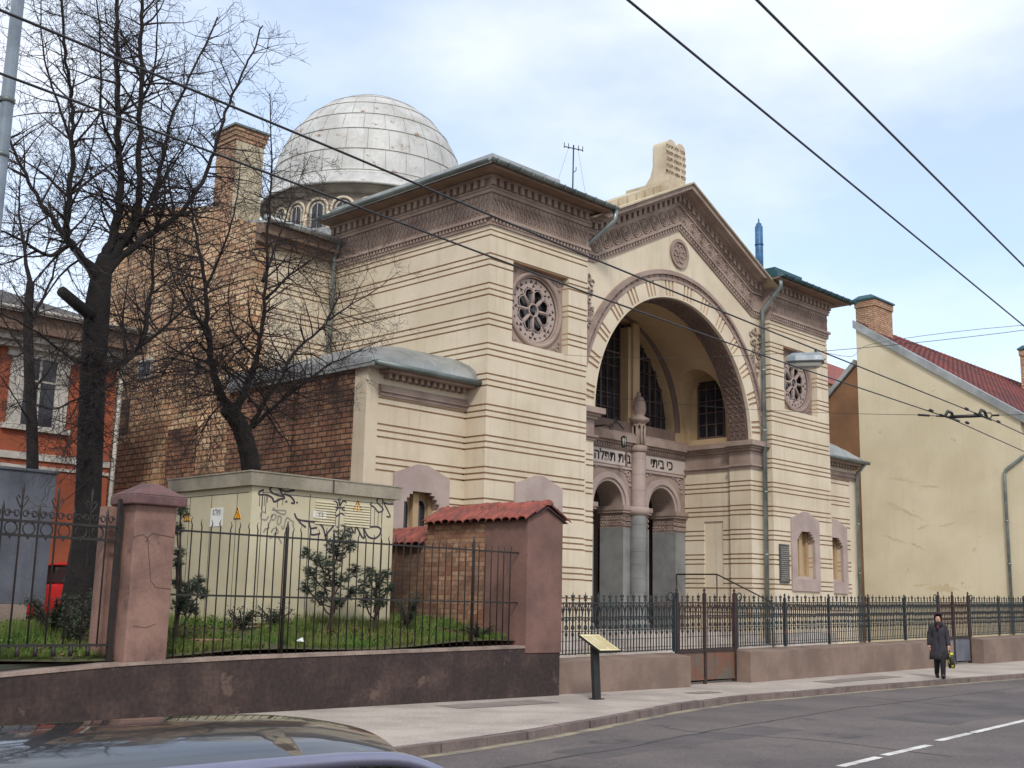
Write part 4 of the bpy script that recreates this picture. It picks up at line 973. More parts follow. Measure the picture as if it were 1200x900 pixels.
# brick boundary wall running back to the synagogue, with plastered end pier and tiled coping
R2 = thing('boundary_wall', 'brick boundary wall with brown plaster end pier and red clay tile coping', 'wall', (17.2, 16.5, .3))
x0, x1, xc = 16.72, 17.74, 17.23
m = MB(); m.prism([(x0, .82), (x1, .82), (x1, 3.36), (xc, 3.62), (x0, 3.36)], 'y', 15.78, 16.95); m.build('plaster_pier', PLBR, R2)
m = MB(); m.prism([(x0+.02, .3), (x1-.02, .3), (x1-.02, 3.34), (xc, 3.6), (x0+.02, 3.34)], 'y', 16.95, 18.7); m.prism([(x0+.02, .3), (x1-.1, .3), (x1-.1, 3.0), (xc, 3.22), (x0+.02, 3.0)], 'y', 18.7, 21.2); m.build('brick_wall', BRICKW, R2)
def tiles(mb, ya, yb, zt, xe, sag):
    """two slopes of round clay tiles, rows overlapping, plus ridge tiles"""
    n = int((yb-ya)/.21)
    for s in (-1, 1):
        for i in range(n):
            yc = ya+(i+.5)*(yb-ya)/n
            for r in range(2):
                j = random.uniform(-.012, .012)
                xa = xc+s*(.02+r*.29); xb = xc+s*(.36+r*.29) if r == 0 else xc+s*(xe+random.uniform(-.02, .02))
                za = zt-.5*abs(xa-xc)+.05+j-r*.0; zb_ = zt-.5*abs(xb-xc)+.025+j
                p = []
                for q in range(7):
                    th = pi*q/6; dy, dz = -.115*cos(th), .06*sin(th)
                    p.append(((xa, yc+dy*.88, za+dz), (xb, yc+dy, zb_+dz)))
                vs = [u for pr in p for u in pr]+[(u[0], u[1], u[2]-.02) for pr in p for u in pr]
                fs = [(2*q, 2*q+1, 2*q+3, 2*q+2) for q in range(6)]+[(14+2*q, 14+2*q+2, 14+2*q+3, 14+2*q+1) for q in range(6)]+[(2*q+1, 14+2*q+1, 14+2*q+3, 2*q+3) for q in range(6)]
                mb.add(vs, fs, 0, True)
    y = ya
    while y < yb-.1:
        L = min(.34, yb-y); vs = []
        for yy, rr in ((y, .13), (y+L+.03, .105)):
            for q in range(9): th = pi*q/8; vs.append((xc-rr*cos(th)*1.1, yy, zt+.0+rr*sin(th)*.85+.02*sin(yy*3)))
        mb.add(vs, [(q, q+1, 9+q+1, 9+q) for q in range(8)]+[tuple(range(9))], 0, True); y += L
    mb.prism([(xc-xe+.05, zt-.5*xe), (xc, zt-.02), (xc+xe-.05, zt-.5*xe), (xc, zt-.06)], 'y', ya+.02, yb-.02, 1)
random.seed(21)
m = MB(); tiles(m, 15.7, 18.75, 3.66, .66, 0); tiles(m, 18.75, 21.15, 3.24, .66, 0); m.build('tile_coping', [TILE, RETAIN], R2)
m = MB(); m.box(17.78, 17.94, 16.05, 16.4, 0, 2.75); o = m.build('fence_end_post', LOWW, None, loc=(17.86, 16.2, 0)); tag(o, 'narrow pale plaster post between the brown pier and the ornate front fence', 'post')
# low street walls
def lowwall(xa, xb, label, seed):
    random.seed(seed); n = max(2, int((xb-xa)/.5)); xs = [xa+(xb-xa)*i/n for i in range(n+1)]
    m = MB(); jt = [random.uniform(-.012, .012) for _ in range(n+1)]
    tz = lambda x: .66+.0172*(x-21)
    for i, (u, v) in enumerate(zip(xs, xs[1:])):
        m.hexa([(u,15.95,gz(u)-.2),(v,15.95,gz(v)-.2),(v,16.5,gz(v)-.2),(u,16.5,gz(u)-.2)], [(u,15.96,tz(u)+jt[i]),(v,15.96,tz(v)+jt[i+1]),(v,16.5,tz(v)+.05),(u,16.5,tz(u)+.05)])
    o = m.build('low_wall', LOWW, None, loc=((xa+xb)/2, 16.2, gz((xa+xb)/2)), merge=True)
    m = bmesh.new(); m.from_mesh(o.data)
    bad = [f for f in m.faces if all(len(e.link_faces) > 2 for e in f.edges)]; bmesh.ops.delete(m, geom=bad, context='FACES'); bmesh.ops.recalc_face_normals(m, faces=m.faces); m.to_mesh(o.data); m.free()
    return tag(o, label, 'wall', 'low street walls under the ornate fence')
lowwall(17.75, 22.3, 'short pinkish street wall between the brown pier and the rusty gate', 1)
lowwall(24.72, 35.9, 'long pinkish street wall between the two gates, woman walking past it', 2)
lowwall(38.15, 62, 'pinkish street wall beyond the second gate, in front of the yellow gable', 3)
# ornate front fence
YFN = 16.38
def fz(x): return .0172*(x-19.3)
def ornate(mb, xa, xb, z0=.74, sp=.102, Y=YFN):
    n = int(round((xb-xa)/sp)); sp = (xb-xa)/n
    for z, r in ((z0+.02, .016), (z0+.09, .008), (1.02, .008), (1.21, .013), (1.79, .02)):
        mb.tube([(xa, Y, z+fz(xa)), (xb, Y, z+fz(xb))], r, 4, smooth=False)
    for i in range(1, n):
        x = xa+i*sp+random.uniform(-.006, .006); b = fz(x)+random.uniform(-.008, .008); big = i % 2 == 0
        mb.tube([(x, Y, z0+b), (x, Y, 1.79+b)], 0.0125 if not big else .015, 4, smooth=False, cap=False)
        if big:
            f = i % 4 == 0; top = 2.02 if f else 1.96
            mb.tube([(x, Y, 1.79+b), (x, Y, top-.09+b), (x, Y, top+b)], [.012, .02, .002], 5, smooth=False)
            if f:
                mb.tube([(x-.055, Y, top-.07+b), (x-.03, Y, top-.12+b), (x, Y, top-.13+b), (x+.03, Y, top-.12+b), (x+.055, Y, top-.07+b)], .013, 4, smooth=False)
                mb.tube([(x-.045, Y, 1.86+b), (x, Y, 1.83+b), (x+.045, Y, 1.86+b)], .013, 4, smooth=False)
            else: mb.tube([(x-.04, Y, top-.02+b), (x, Y, top-.06+b), (x+.04, Y, top-.02+b)], .01, 4, smooth=False)
            for s in (-1, 1):    # pointed arch and scroll each side
                mb.tube([(x+s*2*sp*.5*0, Y, 1.77+b), (x+s*.045, Y, 1.72+b), (x+s*sp*.85, Y, 1.6+b), (x+s*sp, Y, 1.5+b)], .012, 4, smooth=False, cap=False)
                mb.tube([(x, Y, 1.40+b), (x+s*.03, Y, 1.5+b), (x+s*.065, Y, 1.5+b), (x+s*.075, Y, 1.45+b), (x+s*.05, Y, 1.43+b)], .012, 4, smooth=False, cap=False)
                mb.tube([(x+s*.01, Y, 1.34+b), (x+s*.045, Y, 1.3+b), (x+s*.04, Y, 1.25+b)], .012, 4, smooth=False, cap=False)
            mb.tube([(x, Y, 1.21+b), (x, Y, 1.15+b), (x, Y, 1.08+b)], [.012, .035, .006], 5, smooth=False)
            mb.tube([(x, Y, 1.56+b), (x, Y, 1.43+b), (x, Y, 1.34+b)], [.012, .026, .01], 5, smooth=False)
def post(mb, x, z0, z1, w=.03, Y=YFN): mb.box(x-w, x+w, Y-w, Y+w, z0, z1+fz(x)); mb.lathe([(w*1.2, 0), (w*.5, .04), (w*1.1, .08), (0, .14)], (x, Y, z1+fz(x)), 8)
for xa, xb, lab in ((17.95, 22.3, 'rusty teal ornate iron fence with spear finials left of the first gate'), (24.75, 35.9, 'longest dark green ornate iron fence with spear finials between the two gates'), (38.2, 61, 'ornate iron fence with spear finials before the yellow gable, right of the second gate')):
    F = thing('ornate_fence', lab, 'fence', ((xa+xb)/2, YFN, .7+fz((xa+xb)/2)), 'ornate iron fence sections along the street')
    m = MB(); ornate(m, xa, xb); m.build('railing', IRONT, F)
    k = max(1, int((xb-xa)/2.2))
    for i in range(k+1):
        x = xa+.03+(xb-xa-.06)*i/k; m = MB(); post(m, x, .7+fz(x), 1.9); 
        if i in (0, k): m.tube([(x+(.14 if i == 0 else -.14)+.1*cos(q*.6), YFN, 1.93+fz(x)+.1*sin(q*.6)) for q in range(12)], .016, 5, cap=False)
        m.build('post', IRONT, F)
for xa, xb, lab, pl in ((22.36, 24.70, 'rusty iron double gate with sheet metal foot, nearest to the notice stand', RUSTPL), (35.94, 38.12, 'brown iron double gate with grey sheet behind the walking woman', CONT)):
    F = thing('iron_gate', lab, 'gate', ((xa+xb)/2, YFN, gz(xa)), 'iron gates in the street fence'); xm = (xa+xb)/2-.08
    for u, v in ((xa, xm-.03), (xm+.03, xb)):
        m = MB(); ornate(m, u, v, .72); m.box(u, v, YFN-.02, YFN+.02, .66+fz(u), .74+fz(u)); lf = m.build('gate_leaf', IRONR, F)
        m = MB(); m.box(u+.02, v-.02, YFN-.008, YFN+.008, .1+gz(u), .66+fz(u)); m.box(u+.02, v-.02, YFN-.02, YFN-.008, .1+gz(u), .15+gz(u)); m.build('foot_sheet', pl, lf)
    for x in (xa, xm, xb):
        m = MB(); post(m, x, gz(x), 2.0, .035); m.build('gate_post', IRONR, F)
# plain fence before the kiosk
F = thing('picket_fence', 'plain black iron fence with bent picket tips before the beige kiosk', 'fence', (12.8, 16.02, .85)); YP2 = 16.02
m = MB(); random.seed(31); n = 43; xa, xb = 9.22, 16.5
for i in range(n+1):
    x = xa+(xb-xa)*i/n; t = 2.93-.002*i+random.uniform(-.03, .02); j = random.uniform(-.01, .01)
    m.tube([(x, YP2, wt(x)-.02), (x+j, YP2, 2.5), (x+j, YP2, t-.12), (x+j+random.choice((-.02, .02)), YP2, t-.06), (x+j, YP2, t)], [.0115, .0115, .011, .009, .003], 5)
m.build('pickets', IRON, F)
m = MB(); 
m.box(xa-.05, 16.72, YP2-.018, YP2-.01, 2.69, 2.72); m.build('rail', IRON, F); m = MB(); m.box(xa-.05, 16.72, YP2-.018, YP2-.01, 1.74, 1.77); m.build('rail', IRON, F)
for x in (11.33, 15.55):
    m = MB(); m.tube([(x, YP2+.03, wt(x)-.05), (x, YP2+.03, 2.72), (x, YP2+.03, 2.86), (x, YP2+.03, 2.97)], [.03, .028, .028, .006], 7); m.build('fence_post', IRON, F)
# scrolled fence on the left
F = thing('scrolled_fence', 'black iron fence with rings, scrolls and spear tips left of the pink pillar', 'fence', (6.5, 16.05, .7)); Y = 16.05
m = MB(); x = 8.2; i = 0
while x > 3.6:
    top = 3.22 if i % 2 else 2.95
    m.tube([(x, Y, 1.0), (x, Y, top-.2), (x, Y, top-.1), (x, Y, top)], [.014, .014, .022, .003], 5)
    for s in (-1, 1):
        m.tube([(x+s*(.065+.05*cos(q*.62)*(1-q*.05)), Y, 2.79+.055*sin(q*.62)*(1-q*.05)) for q in range(13)], .011, 4, cap=False)
        if i % 2: m.tube([(x, Y, 2.86), (x+s*.05, Y, 2.93), (x+s*.085, Y, 3.0), (x+s*.06, Y, 3.04), (x+s*.03, Y, 3.0)], .01, 4, cap=False)
    m.tube([(x-.125+.085*cos(q*.45), Y, 2.595+.085*sin(q*.45)) for q in range(15)], .012, 4, cap=False)
    m.lathe([(.0, -.06), (.025, -.02), (.0, .0)], (x-.125, Y, 2.5), 6)
    m.tube([(x-.125, Y, .88), (x-.125, Y, 1.02)], .03, 6); x -= .25; i += 1
m.build('bars', IRON, F)
for z in (2.69, 2.5, 1.03):
    m = MB(); m.box(3.4, 8.42, Y-.02, Y+.02, z-.018, z+.018); m.build('rail', IRON, F)
m = MB(); m.box(8.36, 8.43, Y-.035, Y+.035, .8, 3.1); m.build('fence_post', IRON, F)

# ================================================================== KIOSK, CONTAINER, NOTICE STAND
K = thing('transformer_kiosk', 'beige windowless transformer kiosk covered in graffiti tags', 'kiosk', (13.5, 19.3, 1.2)); a, b, c, d = 11.9, 15.2, 18.0, 20.65
m = MB(); m.box(a, b, c, d, 1.3, 3.71); m.box(a+.04, b-.04, c+.04, d, 1.0, 1.3)
m.build('body', KIOSK, K)
m = MB()
m.hexa([(a-.09,c-.09,3.71),(b+.09,c-.09,3.71),(b+.09,d+.09,3.71),(a-.09,d+.09,3.71)], [(a-.11,c-.11,3.95),(b+.11,c-.11,3.95),(b+.11,d+.11,3.95),(a-.11,d+.11,3.95)]); m.box(a-.125, b+.125, c-.125, d+.125, 3.95, 3.975); m.build('roof_slab', KIOSKR, K)
m = MB()
for x in (12.12, 13.16, 13.86, 14.9): m.box(x, x+.014, c-.003, c, 1.32, 3.66)
m.box(12.12, 14.91, c-.003, c, 3.60, 3.612)
for y in (18.45, 19.3, 20.05): m.box(a-.003, a, y, y+.014, 1.32, 3.6)
m.box(a-.003, a, 18.1, 20.5, 3.59, 3.602); m.box(13.6, 13.62, c-.13, c-.11, 3.71, 3.96)
m.build('panel_seams', SEAM, K)
for x0, x1 in ((13.3, 13.76), (13.98, 14.6)):
    m = MB()
    for i in range(9): z = 3.12+i*.05; m.hexa([(x0,c-.022,z),(x1,c-.022,z),(x1,c,z),(x0,c,z)], [(x0,c-.004,z+.034),(x1,c-.004,z+.034),(x1,c,z+.034),(x0,c,z+.034)])
    m.build('louvre', KIOSK, K)
m = MB(); p = PY(375, 603, c-.012); m.box(p.x-.15, p.x+.15, c-.012, c, p.z-.06, p.z+.06); o = m.build('label_plate', STICK, K)
t = MB(); vs, fs = text_mesh('T2', .11, .003, .004); t.add(place_xz(vs, (p.x+.02, p.z), c-.0135), fs); t.build('label_text', TXT, o)
def tri(cx, cz, r=.13, left=False):
    m = MB(); P = [(-r*.87, -r*.6), (r*.87, -r*.6), (0, r)]
    if not left: m.prism([(cx+u, cz+v) for u, v in P], 'y', c-.01, c)
    else: m.prism([(cx+u, cz+v) for u, v in P], 'x', a-.01, a)
    o = m.build('warning_triangle', YSTICK, K); m = MB()
    P2 = [[(-r*.87, -r*.6), (r*.87, -r*.6), (0, r)], [(-r*.7, -r*.5), (r*.7, -r*.5), (0, r*.78)]]
    vs, fs = curve_plate(P2, .003)
    f = (lambda v: (cx+v.x, c-.0125-v.z, cz+v.y)) if not left else (lambda v: (a-.0125-v.z, cx+v.x, cz+v.y))
    m.add([f(v) for v in vs], fs)
    vs, fs = curve_plate([[(-.012, -.01), (.004, -.01), (.012, .03), (.022, .07), (-.004, .03)], [(-.01, -.055), (.012, -.055), (.0, -.015), (-.012, -.015)]], .003); m.add([f(v) for v in vs], fs)
    m.build('warning_mark', TXT, o)
p = PY(419, 594, c-.01); tri(p.x, p.z); p = PX(278, 603, a-.01); tri(p.y, p.z, .13, True); p = PX(219, 606, a-.01); tri(p.y, p.z, .13, True)
p = PX(253.5, 606, a-.01); m = MB(); m.box(a-.01, a, p.y-.2, p.y+.2, p.z-.17, p.z+.17); o = m.build('label_plate', STICK, K)
t = MB(); vs, fs = text_mesh('1Э/1', .15, .003, .003); t.add([(a-.0115-v.z, p.y-v.x, p.z+.08+v.y) for v in vs], fs); t.build('label_text', TXT, o)
def spray(name, strokes, mat, ox, oy, s, r, drips=()):
    m = MB()
    for st in strokes:
        pts = [PY(ox+x/s, oy+y/s, c-.004) for x, y in st]
        dense = []      # smooth the stroke
        for i in range(len(pts)-1):
            p0, p1, p2, p3 = pts[max(i-1, 0)], pts[i], pts[i+1], pts[min(i+2, len(pts)-1)]
            for q in range(5):
                t = q/5; dense.append(.5*((2*p1)+(p2-p0)*t+(2*p0-5*p1+4*p2-p3)*t*t+(3*p1-p0-3*p2+p3)*t**3))
        dense.append(pts[-1])
        for u, v in zip(dense, dense[1:]):
            dd = (v-u); 
            if dd.length < 1e-5: continue
            n = Vector((-dd.z, 0, dd.x)).normalized()*r; e = dd.normalized()*r*.3
            y = c-.003-.0004*(len(m.f) % 5); A = [u-n-e, v-n+e, v+n+e, u+n-e]
            m.add([(q.x, y, q.z) for q in A], [(0, 1, 2, 3)])
    for x, y0, y1 in drips:
        u, v = PY(ox+x/s, oy+y0/s, c), PY(ox+x/s, oy+y1/s, c); m.quad((u.x-.006, c-.0056, v.z), (u.x+.006, c-.0056, v.z), (u.x+.006, c-.0056, u.z), (u.x-.006, c-.0056, u.z))
    m.build(name, mat, K)
spray('graffiti_tag', [[(690,140),(645,160),(640,195),(730,200),(790,235),(815,280),(880,250),(935,235),(900,180),(870,120),(810,100),(765,125),(790,175),(860,205),(920,215)], [(870,95),(900,140),(960,160),(1050,145)], [(930,190),(1000,215),(1045,265),(1045,298),(1015,292)], [(945,280),(965,276)], [(1075,290),(1088,290)]], SPRAY, 240, 560, 10, .018, [(645,200,330),(672,215,380),(700,215,330),(720,210,420),(735,210,290),(855,230,350),(915,235,320)])
spray('graffiti_tag', [[(715,405),(670,400),(655,440),(665,480),(720,490),(745,450)], [(790,430),(780,480),(815,490),(835,440),(800,430),(770,500),(740,560)], [(870,450),(850,500),(860,550),(890,520),(890,455),(850,450)], [(790,375),(850,380),(945,385),(930,430),(850,400),(800,350)], [(900,560),(920,600),(960,470),(1010,500),(1040,520),(1030,560)], [(690,640),(710,600),(755,585)], [(780,640),(800,600),(840,590),(860,640),(810,660)], [(760,710),(800,690),(860,700),(900,770)]], SPRAYG, 240, 560, 10, .014)
spray('graffiti_tag', [[(45,358),(75,415),(170,435),(280,450),(330,500),(355,590)], [(75,415),(110,460),(155,495)], [(190,450),(205,510),(215,570),(300,560)], [(205,510),(270,500)], [(405,430),(435,450),(430,490),(355,590),(400,670)], [(545,560),(555,480),(590,455),(615,500),(630,550),(545,520)], [(650,560),(665,490),(720,590),(745,595),(735,480)], [(730,480),(765,560),(800,600),(860,605),(905,560),(905,510),(860,490),(745,500)]], SPRAY, 340, 560, 8.571, .018)
spray('graffiti_tag', [[(485,210),(500,280),(525,240),(560,240),(560,290),(500,300),(445,290),(430,255),(465,240),(480,300),(455,340),(465,385),(510,355),(555,375),(560,340),(520,315)], [(410,340),(440,330)], [(592,388),(602,388)]], SPRAY, 340, 560, 8.571, .015, [(442,340,470),(458,380,480),(490,360,490)])
spray('graffiti_tag', [[(825,245),(808,268),(850,300),(890,345),(935,315),(875,245),(885,205),(920,208),(940,250),(985,335),(1005,390),(970,388)], [(930,240),(980,262),(1035,262)]], SPRAY, 340, 560, 8.571, .015, [(812,280,500),(850,310,480),(885,340,480),(920,340,450)])
m = MB(); a, b, c, d = 4.5, 9.22, 20.0, 22.4
C = thing('steel_container', 'grey sheet steel container standing behind the scrolled fence', 'container', (6.9, 21, 1.2))
m.box(a, b, c, d, 1.55, 3.78); m.box(a-.03, b+.03, c-.03, d+.03, 3.78, 3.83); bev(m.build('shell', CONT, C), .012)
m = MB()
for i in range(12): x = a+.4*i+.1; m.box(x, x+.02, c-.008, c, 1.6, 3.74)
m.build('panel_ribs', CONT, C)
m = MB(); m.box(a-.05, b-.35, c-.1, d, 1.0, 1.55); m.build('concrete_foot', COPE, C)
S = thing('notice_stand', 'black post with a slanted cream information panel on the pavement', 'information sign', (17.62, 14.78, 0))
m = MB(); m.hexa([(17.53,14.73,0),(17.71,14.73,0),(17.71,14.8,0),(17.53,14.8,0)], [(17.55,14.8,.98),(17.72,14.8,.98),(17.72,14.88,.98),(17.55,14.88,.98)]); m.box(17.49, 17.75, 14.68, 14.86, 0, .02); m.build('post', TXT, S)
m = MB(); P = [(17.46, 14.55, .90), (18.08, 14.55, .90), (18.08, 15.1, 1.19), (17.46, 15.1, 1.19)]
m.hexa([(x, y+.015, z-.035) for x, y, z in P], P); po = m.build('panel', TXT, S)
m = MB(); nz = Vector((0, -.466, .885))*.003; Q = [Vector(p) for p in P]; ctr = sum(Q, Vector())/4
m.quad(*[tuple(ctr+(q-ctr)*.955+nz) for q in Q]); m.build('panel_print', SIGNF, po)
m = MB(); random.seed(2); nz = Vector((0, -.466, .885))*.0045
def onp(u, v): return Q[0]+(Q[1]-Q[0])*u+(Q[3]-Q[0])*v+nz
for r in range(13):
    v = .86-r*.062; u = .08
    while u < .9:
        w = random.uniform(.02, .07)
        if not (.47 < u < .52): m.quad(onp(u, v), onp(u+w, v), onp(u+w, v+.022), onp(u, v+.022))
        u += w+.014
m.build('panel_text', SIGNT, po)

# ================================================================== NEIGHBOURING HOUSES
H = thing('yellow_house', 'yellow rendered house with a tall blank gable wall and dark red tiled roof', 'house', (55, 20, .3))
XG = 45.2; YR = 23.69; ZR = 13.55; Y0H = 17.05
def gv(y): return ZR-(YR-y)*.683       # verge line of the gable, rising to the ridge at the back
m = MB(); m.prism([(Y0H, 0), (Y0H, gv(Y0H)), (YR, gv(YR)), (YR, 0)], 'x', XG, XG+.5); m.build('gable_wall', YELLOW, H)
m = MB(); m.prism([(YR, 0), (YR, 12.0), (26.6, 9.25), (26.6, 0)], 'x', XG+.03, XG+.5); m.build('rear_gable_wall', BROWNW, H)
m = MB(); random.seed(77)      # scuffed and flaked places on the gable plaster
for cx, cy, L, h, tl in ((1055, 562, 1.3, .10, -.2), (1090, 570, .9, .08, -.1), (1045, 590, .5, .07, -.3), (1062, 600, 1.6, .13, -.45), (1048, 632, 1.2, .10, -.35), (1075, 640, .7, .07, -.5), (1082, 618, .6, .08, .3), (1110, 615, .8, .06, .2), (1105, 690, 1.3, .22, .0), (1078, 686, .7, .1, .1), (1140, 600, .5, .05, .3), (1020, 540, .4, .05, -.2), (1150, 560, .6, .05, .1)):
    c = PX(cx, cy, XG); n = 26; up = []; lo = []
    for i in range(n+1):
        t = -1+2*i/n; w = h*(1-abs(t)**1.6)*(.5+.9*abs(noise.noise(Vector((cx*.1, i*.37, 1)))))
        y = c.y-t*L*.5; z = c.z+t*tl*L*.5+.06*noise.noise(Vector((cx*.3, i*.3, 5))); up.append((XG-.003, y, z+w)); lo.append((XG-.003, y, z-w*random.uniform(.3, 1)))
    m.add(up+lo, [(i, i+1, n+2+i, n+1+i) for i in range(n)])
m.build('flaked_plaster', SCUFF, H)
m = MB(); m.box(XG+.5, 85, Y0H, Y0H+.4, 0, gv(Y0H)); m.build('front_wall', YELLOW, H)
m = MB()
def verge(m, y0, z0, y1, z1, t=.34): m.hexa([(XG-.1,y0,z0),(XG+.35,y0,z0),(XG+.35,y1,z1),(XG-.1,y1,z1)], [(XG-.1,y0,z0+t),(XG+.35,y0,z0+t),(XG+.35,y1,z1+t),(XG-.1,y1,z1+t)])
verge(m, Y0H-.25, gv(Y0H-.25), YR+.1, gv(YR+.1)); m.build('verge_flashing', ZINC, H)
m = MB(); verge(m, YR+.1, 12.0, 26.7, 9.15, .25); m.build('rear_verge_flashing', ZINC, H)
m = MB()      # tiled slope as stepped rows with a wavy section
rows = 34; nx = 150; y0, y1 = Y0H-.35, YR+.05
for r in range(rows):
    ya, yb = y0+(y1-y0)*r/rows, y0+(y1-y0)*(r+1)/rows+.03; vs = []
    for i in range(nx+1):
        x = XG+.3+36*i/nx; w = .05*(i % 2)+random.uniform(0, .012)
        vs += [(x, ya, gv(ya)+.22+.06+w), (x, yb, gv(yb)+.22+w)]
    m.add(vs, [(2*i, 2*i+2, 2*i+3, 2*i+1) for i in range(nx)])
    m.add([v for i in range(nx+1) for v in ((vs[2*i][0], ya, gv(ya)+.12), vs[2*i])], [(2*i, 2*i+2, 2*i+3, 2*i+1) for i in range(nx)])
m.build('tiled_roof', TILED, H)
m = MB()
for i in range(85):
    x = XG+.25+i*.42; m.tube([(x, YR+.05, gv(YR)+.29), (x+.44, YR+.05, gv(YR)+.26)], [.14, .12], 8)
m.build('ridge_tiles', TILED, H)
for x, y, zt, w in ((46.2, 23.4, 15.2, 1.6), (60.6, 21.9, 15.3, 1.7)):
    m = MB(); z0 = gv(y)-.6; m.box(x, x+w, y-.1, y+.8, z0, zt-.15); m.box(x-.04, x+w+.04, y-.14, y+.84, zt-.45, zt-.15); o = m.build('chimney', BRICKC, H)
    m = MB(); m.box(x-.1, x+w+.1, y-.2, y+.9, zt-.15, zt-.08); m.hexa([(x-.1,y-.2,zt-.08),(x+w+.1,y-.2,zt-.08),(x+w+.1,y+.9,zt-.08),(x-.1,y+.9,zt-.08)], [(x+.1,y+.1,zt+.1),(x+w-.1,y+.1,zt+.1),(x+w-.1,y+.7,zt+.1),(x+.1,y+.7,zt+.1)]); m.build('chimney_cap', TEAL, o)
pts = [PX(1200, 534, XG-.08), PX(1178, 551, XG-.08), PX(1177, 556, XG-.08)]; d0 = pts[0]-pts[1]
m = MB(); m.tube([pts[1]+d0*2.2, pts[1], pts[2], (XG-.08, pts[2].y, .2)], .06, 8)
for z in (5.2, 3.6, 2.0): m.tube([(XG-.08, pts[2].y, z), (XG-.08, pts[2].y, z+.06)], .075, 8)
m.build('downpipe', PIPE, H)
H = thing('far_house', 'distant house with a bright orange tiled roof glimpsed between synagogue and yellow gable', 'house', (72, 42, 0))
m = MB(); p0, p1 = PY(960, 455, 44), PY(1000, 455, 44); zr = PY(985, 434, 44).z
m.box(p0.x-6, p1.x+5, 42, 50, 0, p0.z-.2); m.build('wall', CREAM, H)
m = MB(); zb = p0.z-.3; m.hexa([(p0.x-6.4,41.6,zb),(p1.x+5.4,41.6,zb),(p1.x+5.4,50.4,zb),(p0.x-6.4,50.4,zb)], [(p0.x-6.4,45.5,zr+1.2),(p1.x+5.4,45.5,zr+.7),(p1.x+5.4,46.5,zr+.7),(p0.x-6.4,46.5,zr+1.2)]); m.build('roof', TILE, H)
H = thing('orange_house', 'orange rendered house with white framed window behind the bare trees', 'house', (10, 33, 1)); Y0 = 30.0
m = MB(); m.box(2, 15.25, Y0, 40, 0, 8.3); m.build('wall', ORANGE, H)
m = MB(); m.box(1.8, 15.4, Y0-.25, Y0, 7.95, 8.1); m.box(1.8, 15.5, Y0-.4, Y0, 8.1, 8.3); m.box(15.25, 15.5, Y0, 40, 8.1, 8.3); m.build('cornice', WHITE, H)
m = MB(); m.box(1.5, 15.75, Y0-.65, 40.3, 8.3, 8.75); m.build('eaves', SOFFIT, H)
m = MB(); m.hexa([(1.3,Y0-.75,8.75),(15.85,Y0-.75,8.75),(15.85,40.5,8.75),(1.3,40.5,8.75)], [(4.5,Y0+2.6,10.1),(12.6,Y0+2.6,10.1),(12.6,37,10.1),(4.5,37,10.1)]); m.build('roof', DARKRF, H)
m = MB(); m.tube([(1.3, Y0-.82, 8.82), (15.8, Y0-.82, 8.82)], .06, 6); m.build('gutter', WHITE, H)
m = MB(); m.box(2, 15.25, Y0-.05, Y0, 5.12, 5.3); m.box(2, 15.25, Y0-.04, Y0, 4.9, 4.98); m.build('string_course', WHITE, H)
for cx in (13.13, 9.2, 5.4):
    m = MB()
    m.box(cx-.78, cx-.42, Y0-.06, Y0, 6.0, 7.75); m.box(cx+.42, cx+.78, Y0-.06, Y0, 6.0, 7.75); m.box(cx-.9, cx+.9, Y0-.09, Y0, 7.75, 7.95); m.box(cx-.9, cx+.9, Y0-.12, Y0, 5.86, 6.0)
    o = m.build('window_surround', WHITE, H)
    m = MB(); m.box(cx-.42, cx+.42, Y0-.02, Y0, 6.0, 7.75); m.build('glass', GLASS, o)
    m = MB(); m.box(cx-.03, cx+.03, Y0-.04, Y0-.02, 6.0, 7.75); m.box(cx-.42, cx+.42, Y0-.04, Y0-.02, 7.15, 7.2); m.build('window_bars', WHITE, o)
m = MB(); m.tube([(15.35, Y0-.1, 8.3), (15.3, Y0-.08, 1.0)], .06, 8); m.build('downpipe', WHITE, H)
# ================================================================== TREES AND SHRUBS
def smooth(pts, k=4):
    out = []
    for i in range(len(pts)-1):
        p0, p1, p2, p3 = pts[max(i-1, 0)], pts[i], pts[i+1], pts[min(i+2, len(pts)-1)]
        for q in range(k):
            t = q/k; out.append(.5*((2*p1)+(p2-p0)*t+(2*p0-5*p1+4*p2-p3)*t*t+(3*p1-p0-3*p2+p3)*t**3))
    return out+[pts[-1]]
def rv(): 
    while True:
        v = Vector((random.uniform(-1, 1), random.uniform(-1, 1), random.uniform(-1, 1)))
        if .1 < v.length < 1: return v.normalized()
def shoot(mb, p, d, L, r, lvl, up=.25, maxlvl=3, dens=1.0, n0=None):
    """one branch and, along it, its own side shoots"""
    k = max(3, int(L/.22)); pts = [p.copy()]; rad = [r]; q = p.copy(); d = d.normalized()
    wob = .22 if lvl < 2 else .3
    for i in range(k):
        d = (d+rv()*wob+Vector((0, 0, up*(.5 if lvl < 2 else .35)))*.25).normalized()
        q = q+d*(L/k); pts.append(q.copy()); rad.append(max(.003, r*(1-.85*(i+1)/k)))
    mb.tube(pts, rad, 5 if r > .03 else (4 if r > .012 else 3), cap=False)
    if lvl >= maxlvl: return
    ns = int((L/.185 if lvl < 2 else L/.12)*dens)
    for j in range(ns):
        t = random.uniform(.18, 1.0); i = min(k-1, int(t*k)); b = pts[i].lerp(pts[i+1], t*k-i)
        ax = (pts[i+1]-pts[i]).normalized(); o = rv(); o = (o-ax*o.dot(ax)).normalized()
        dd = (ax*random.uniform(.35, .9)+o*random.uniform(.6, 1.0))
        shoot(mb, b, dd, L*random.uniform(.25, .55)*(1.15-.6*t)+.08, max(.0045, rad[i]*random.uniform(.45, .66)), lvl+1, up, maxlvl, dens)
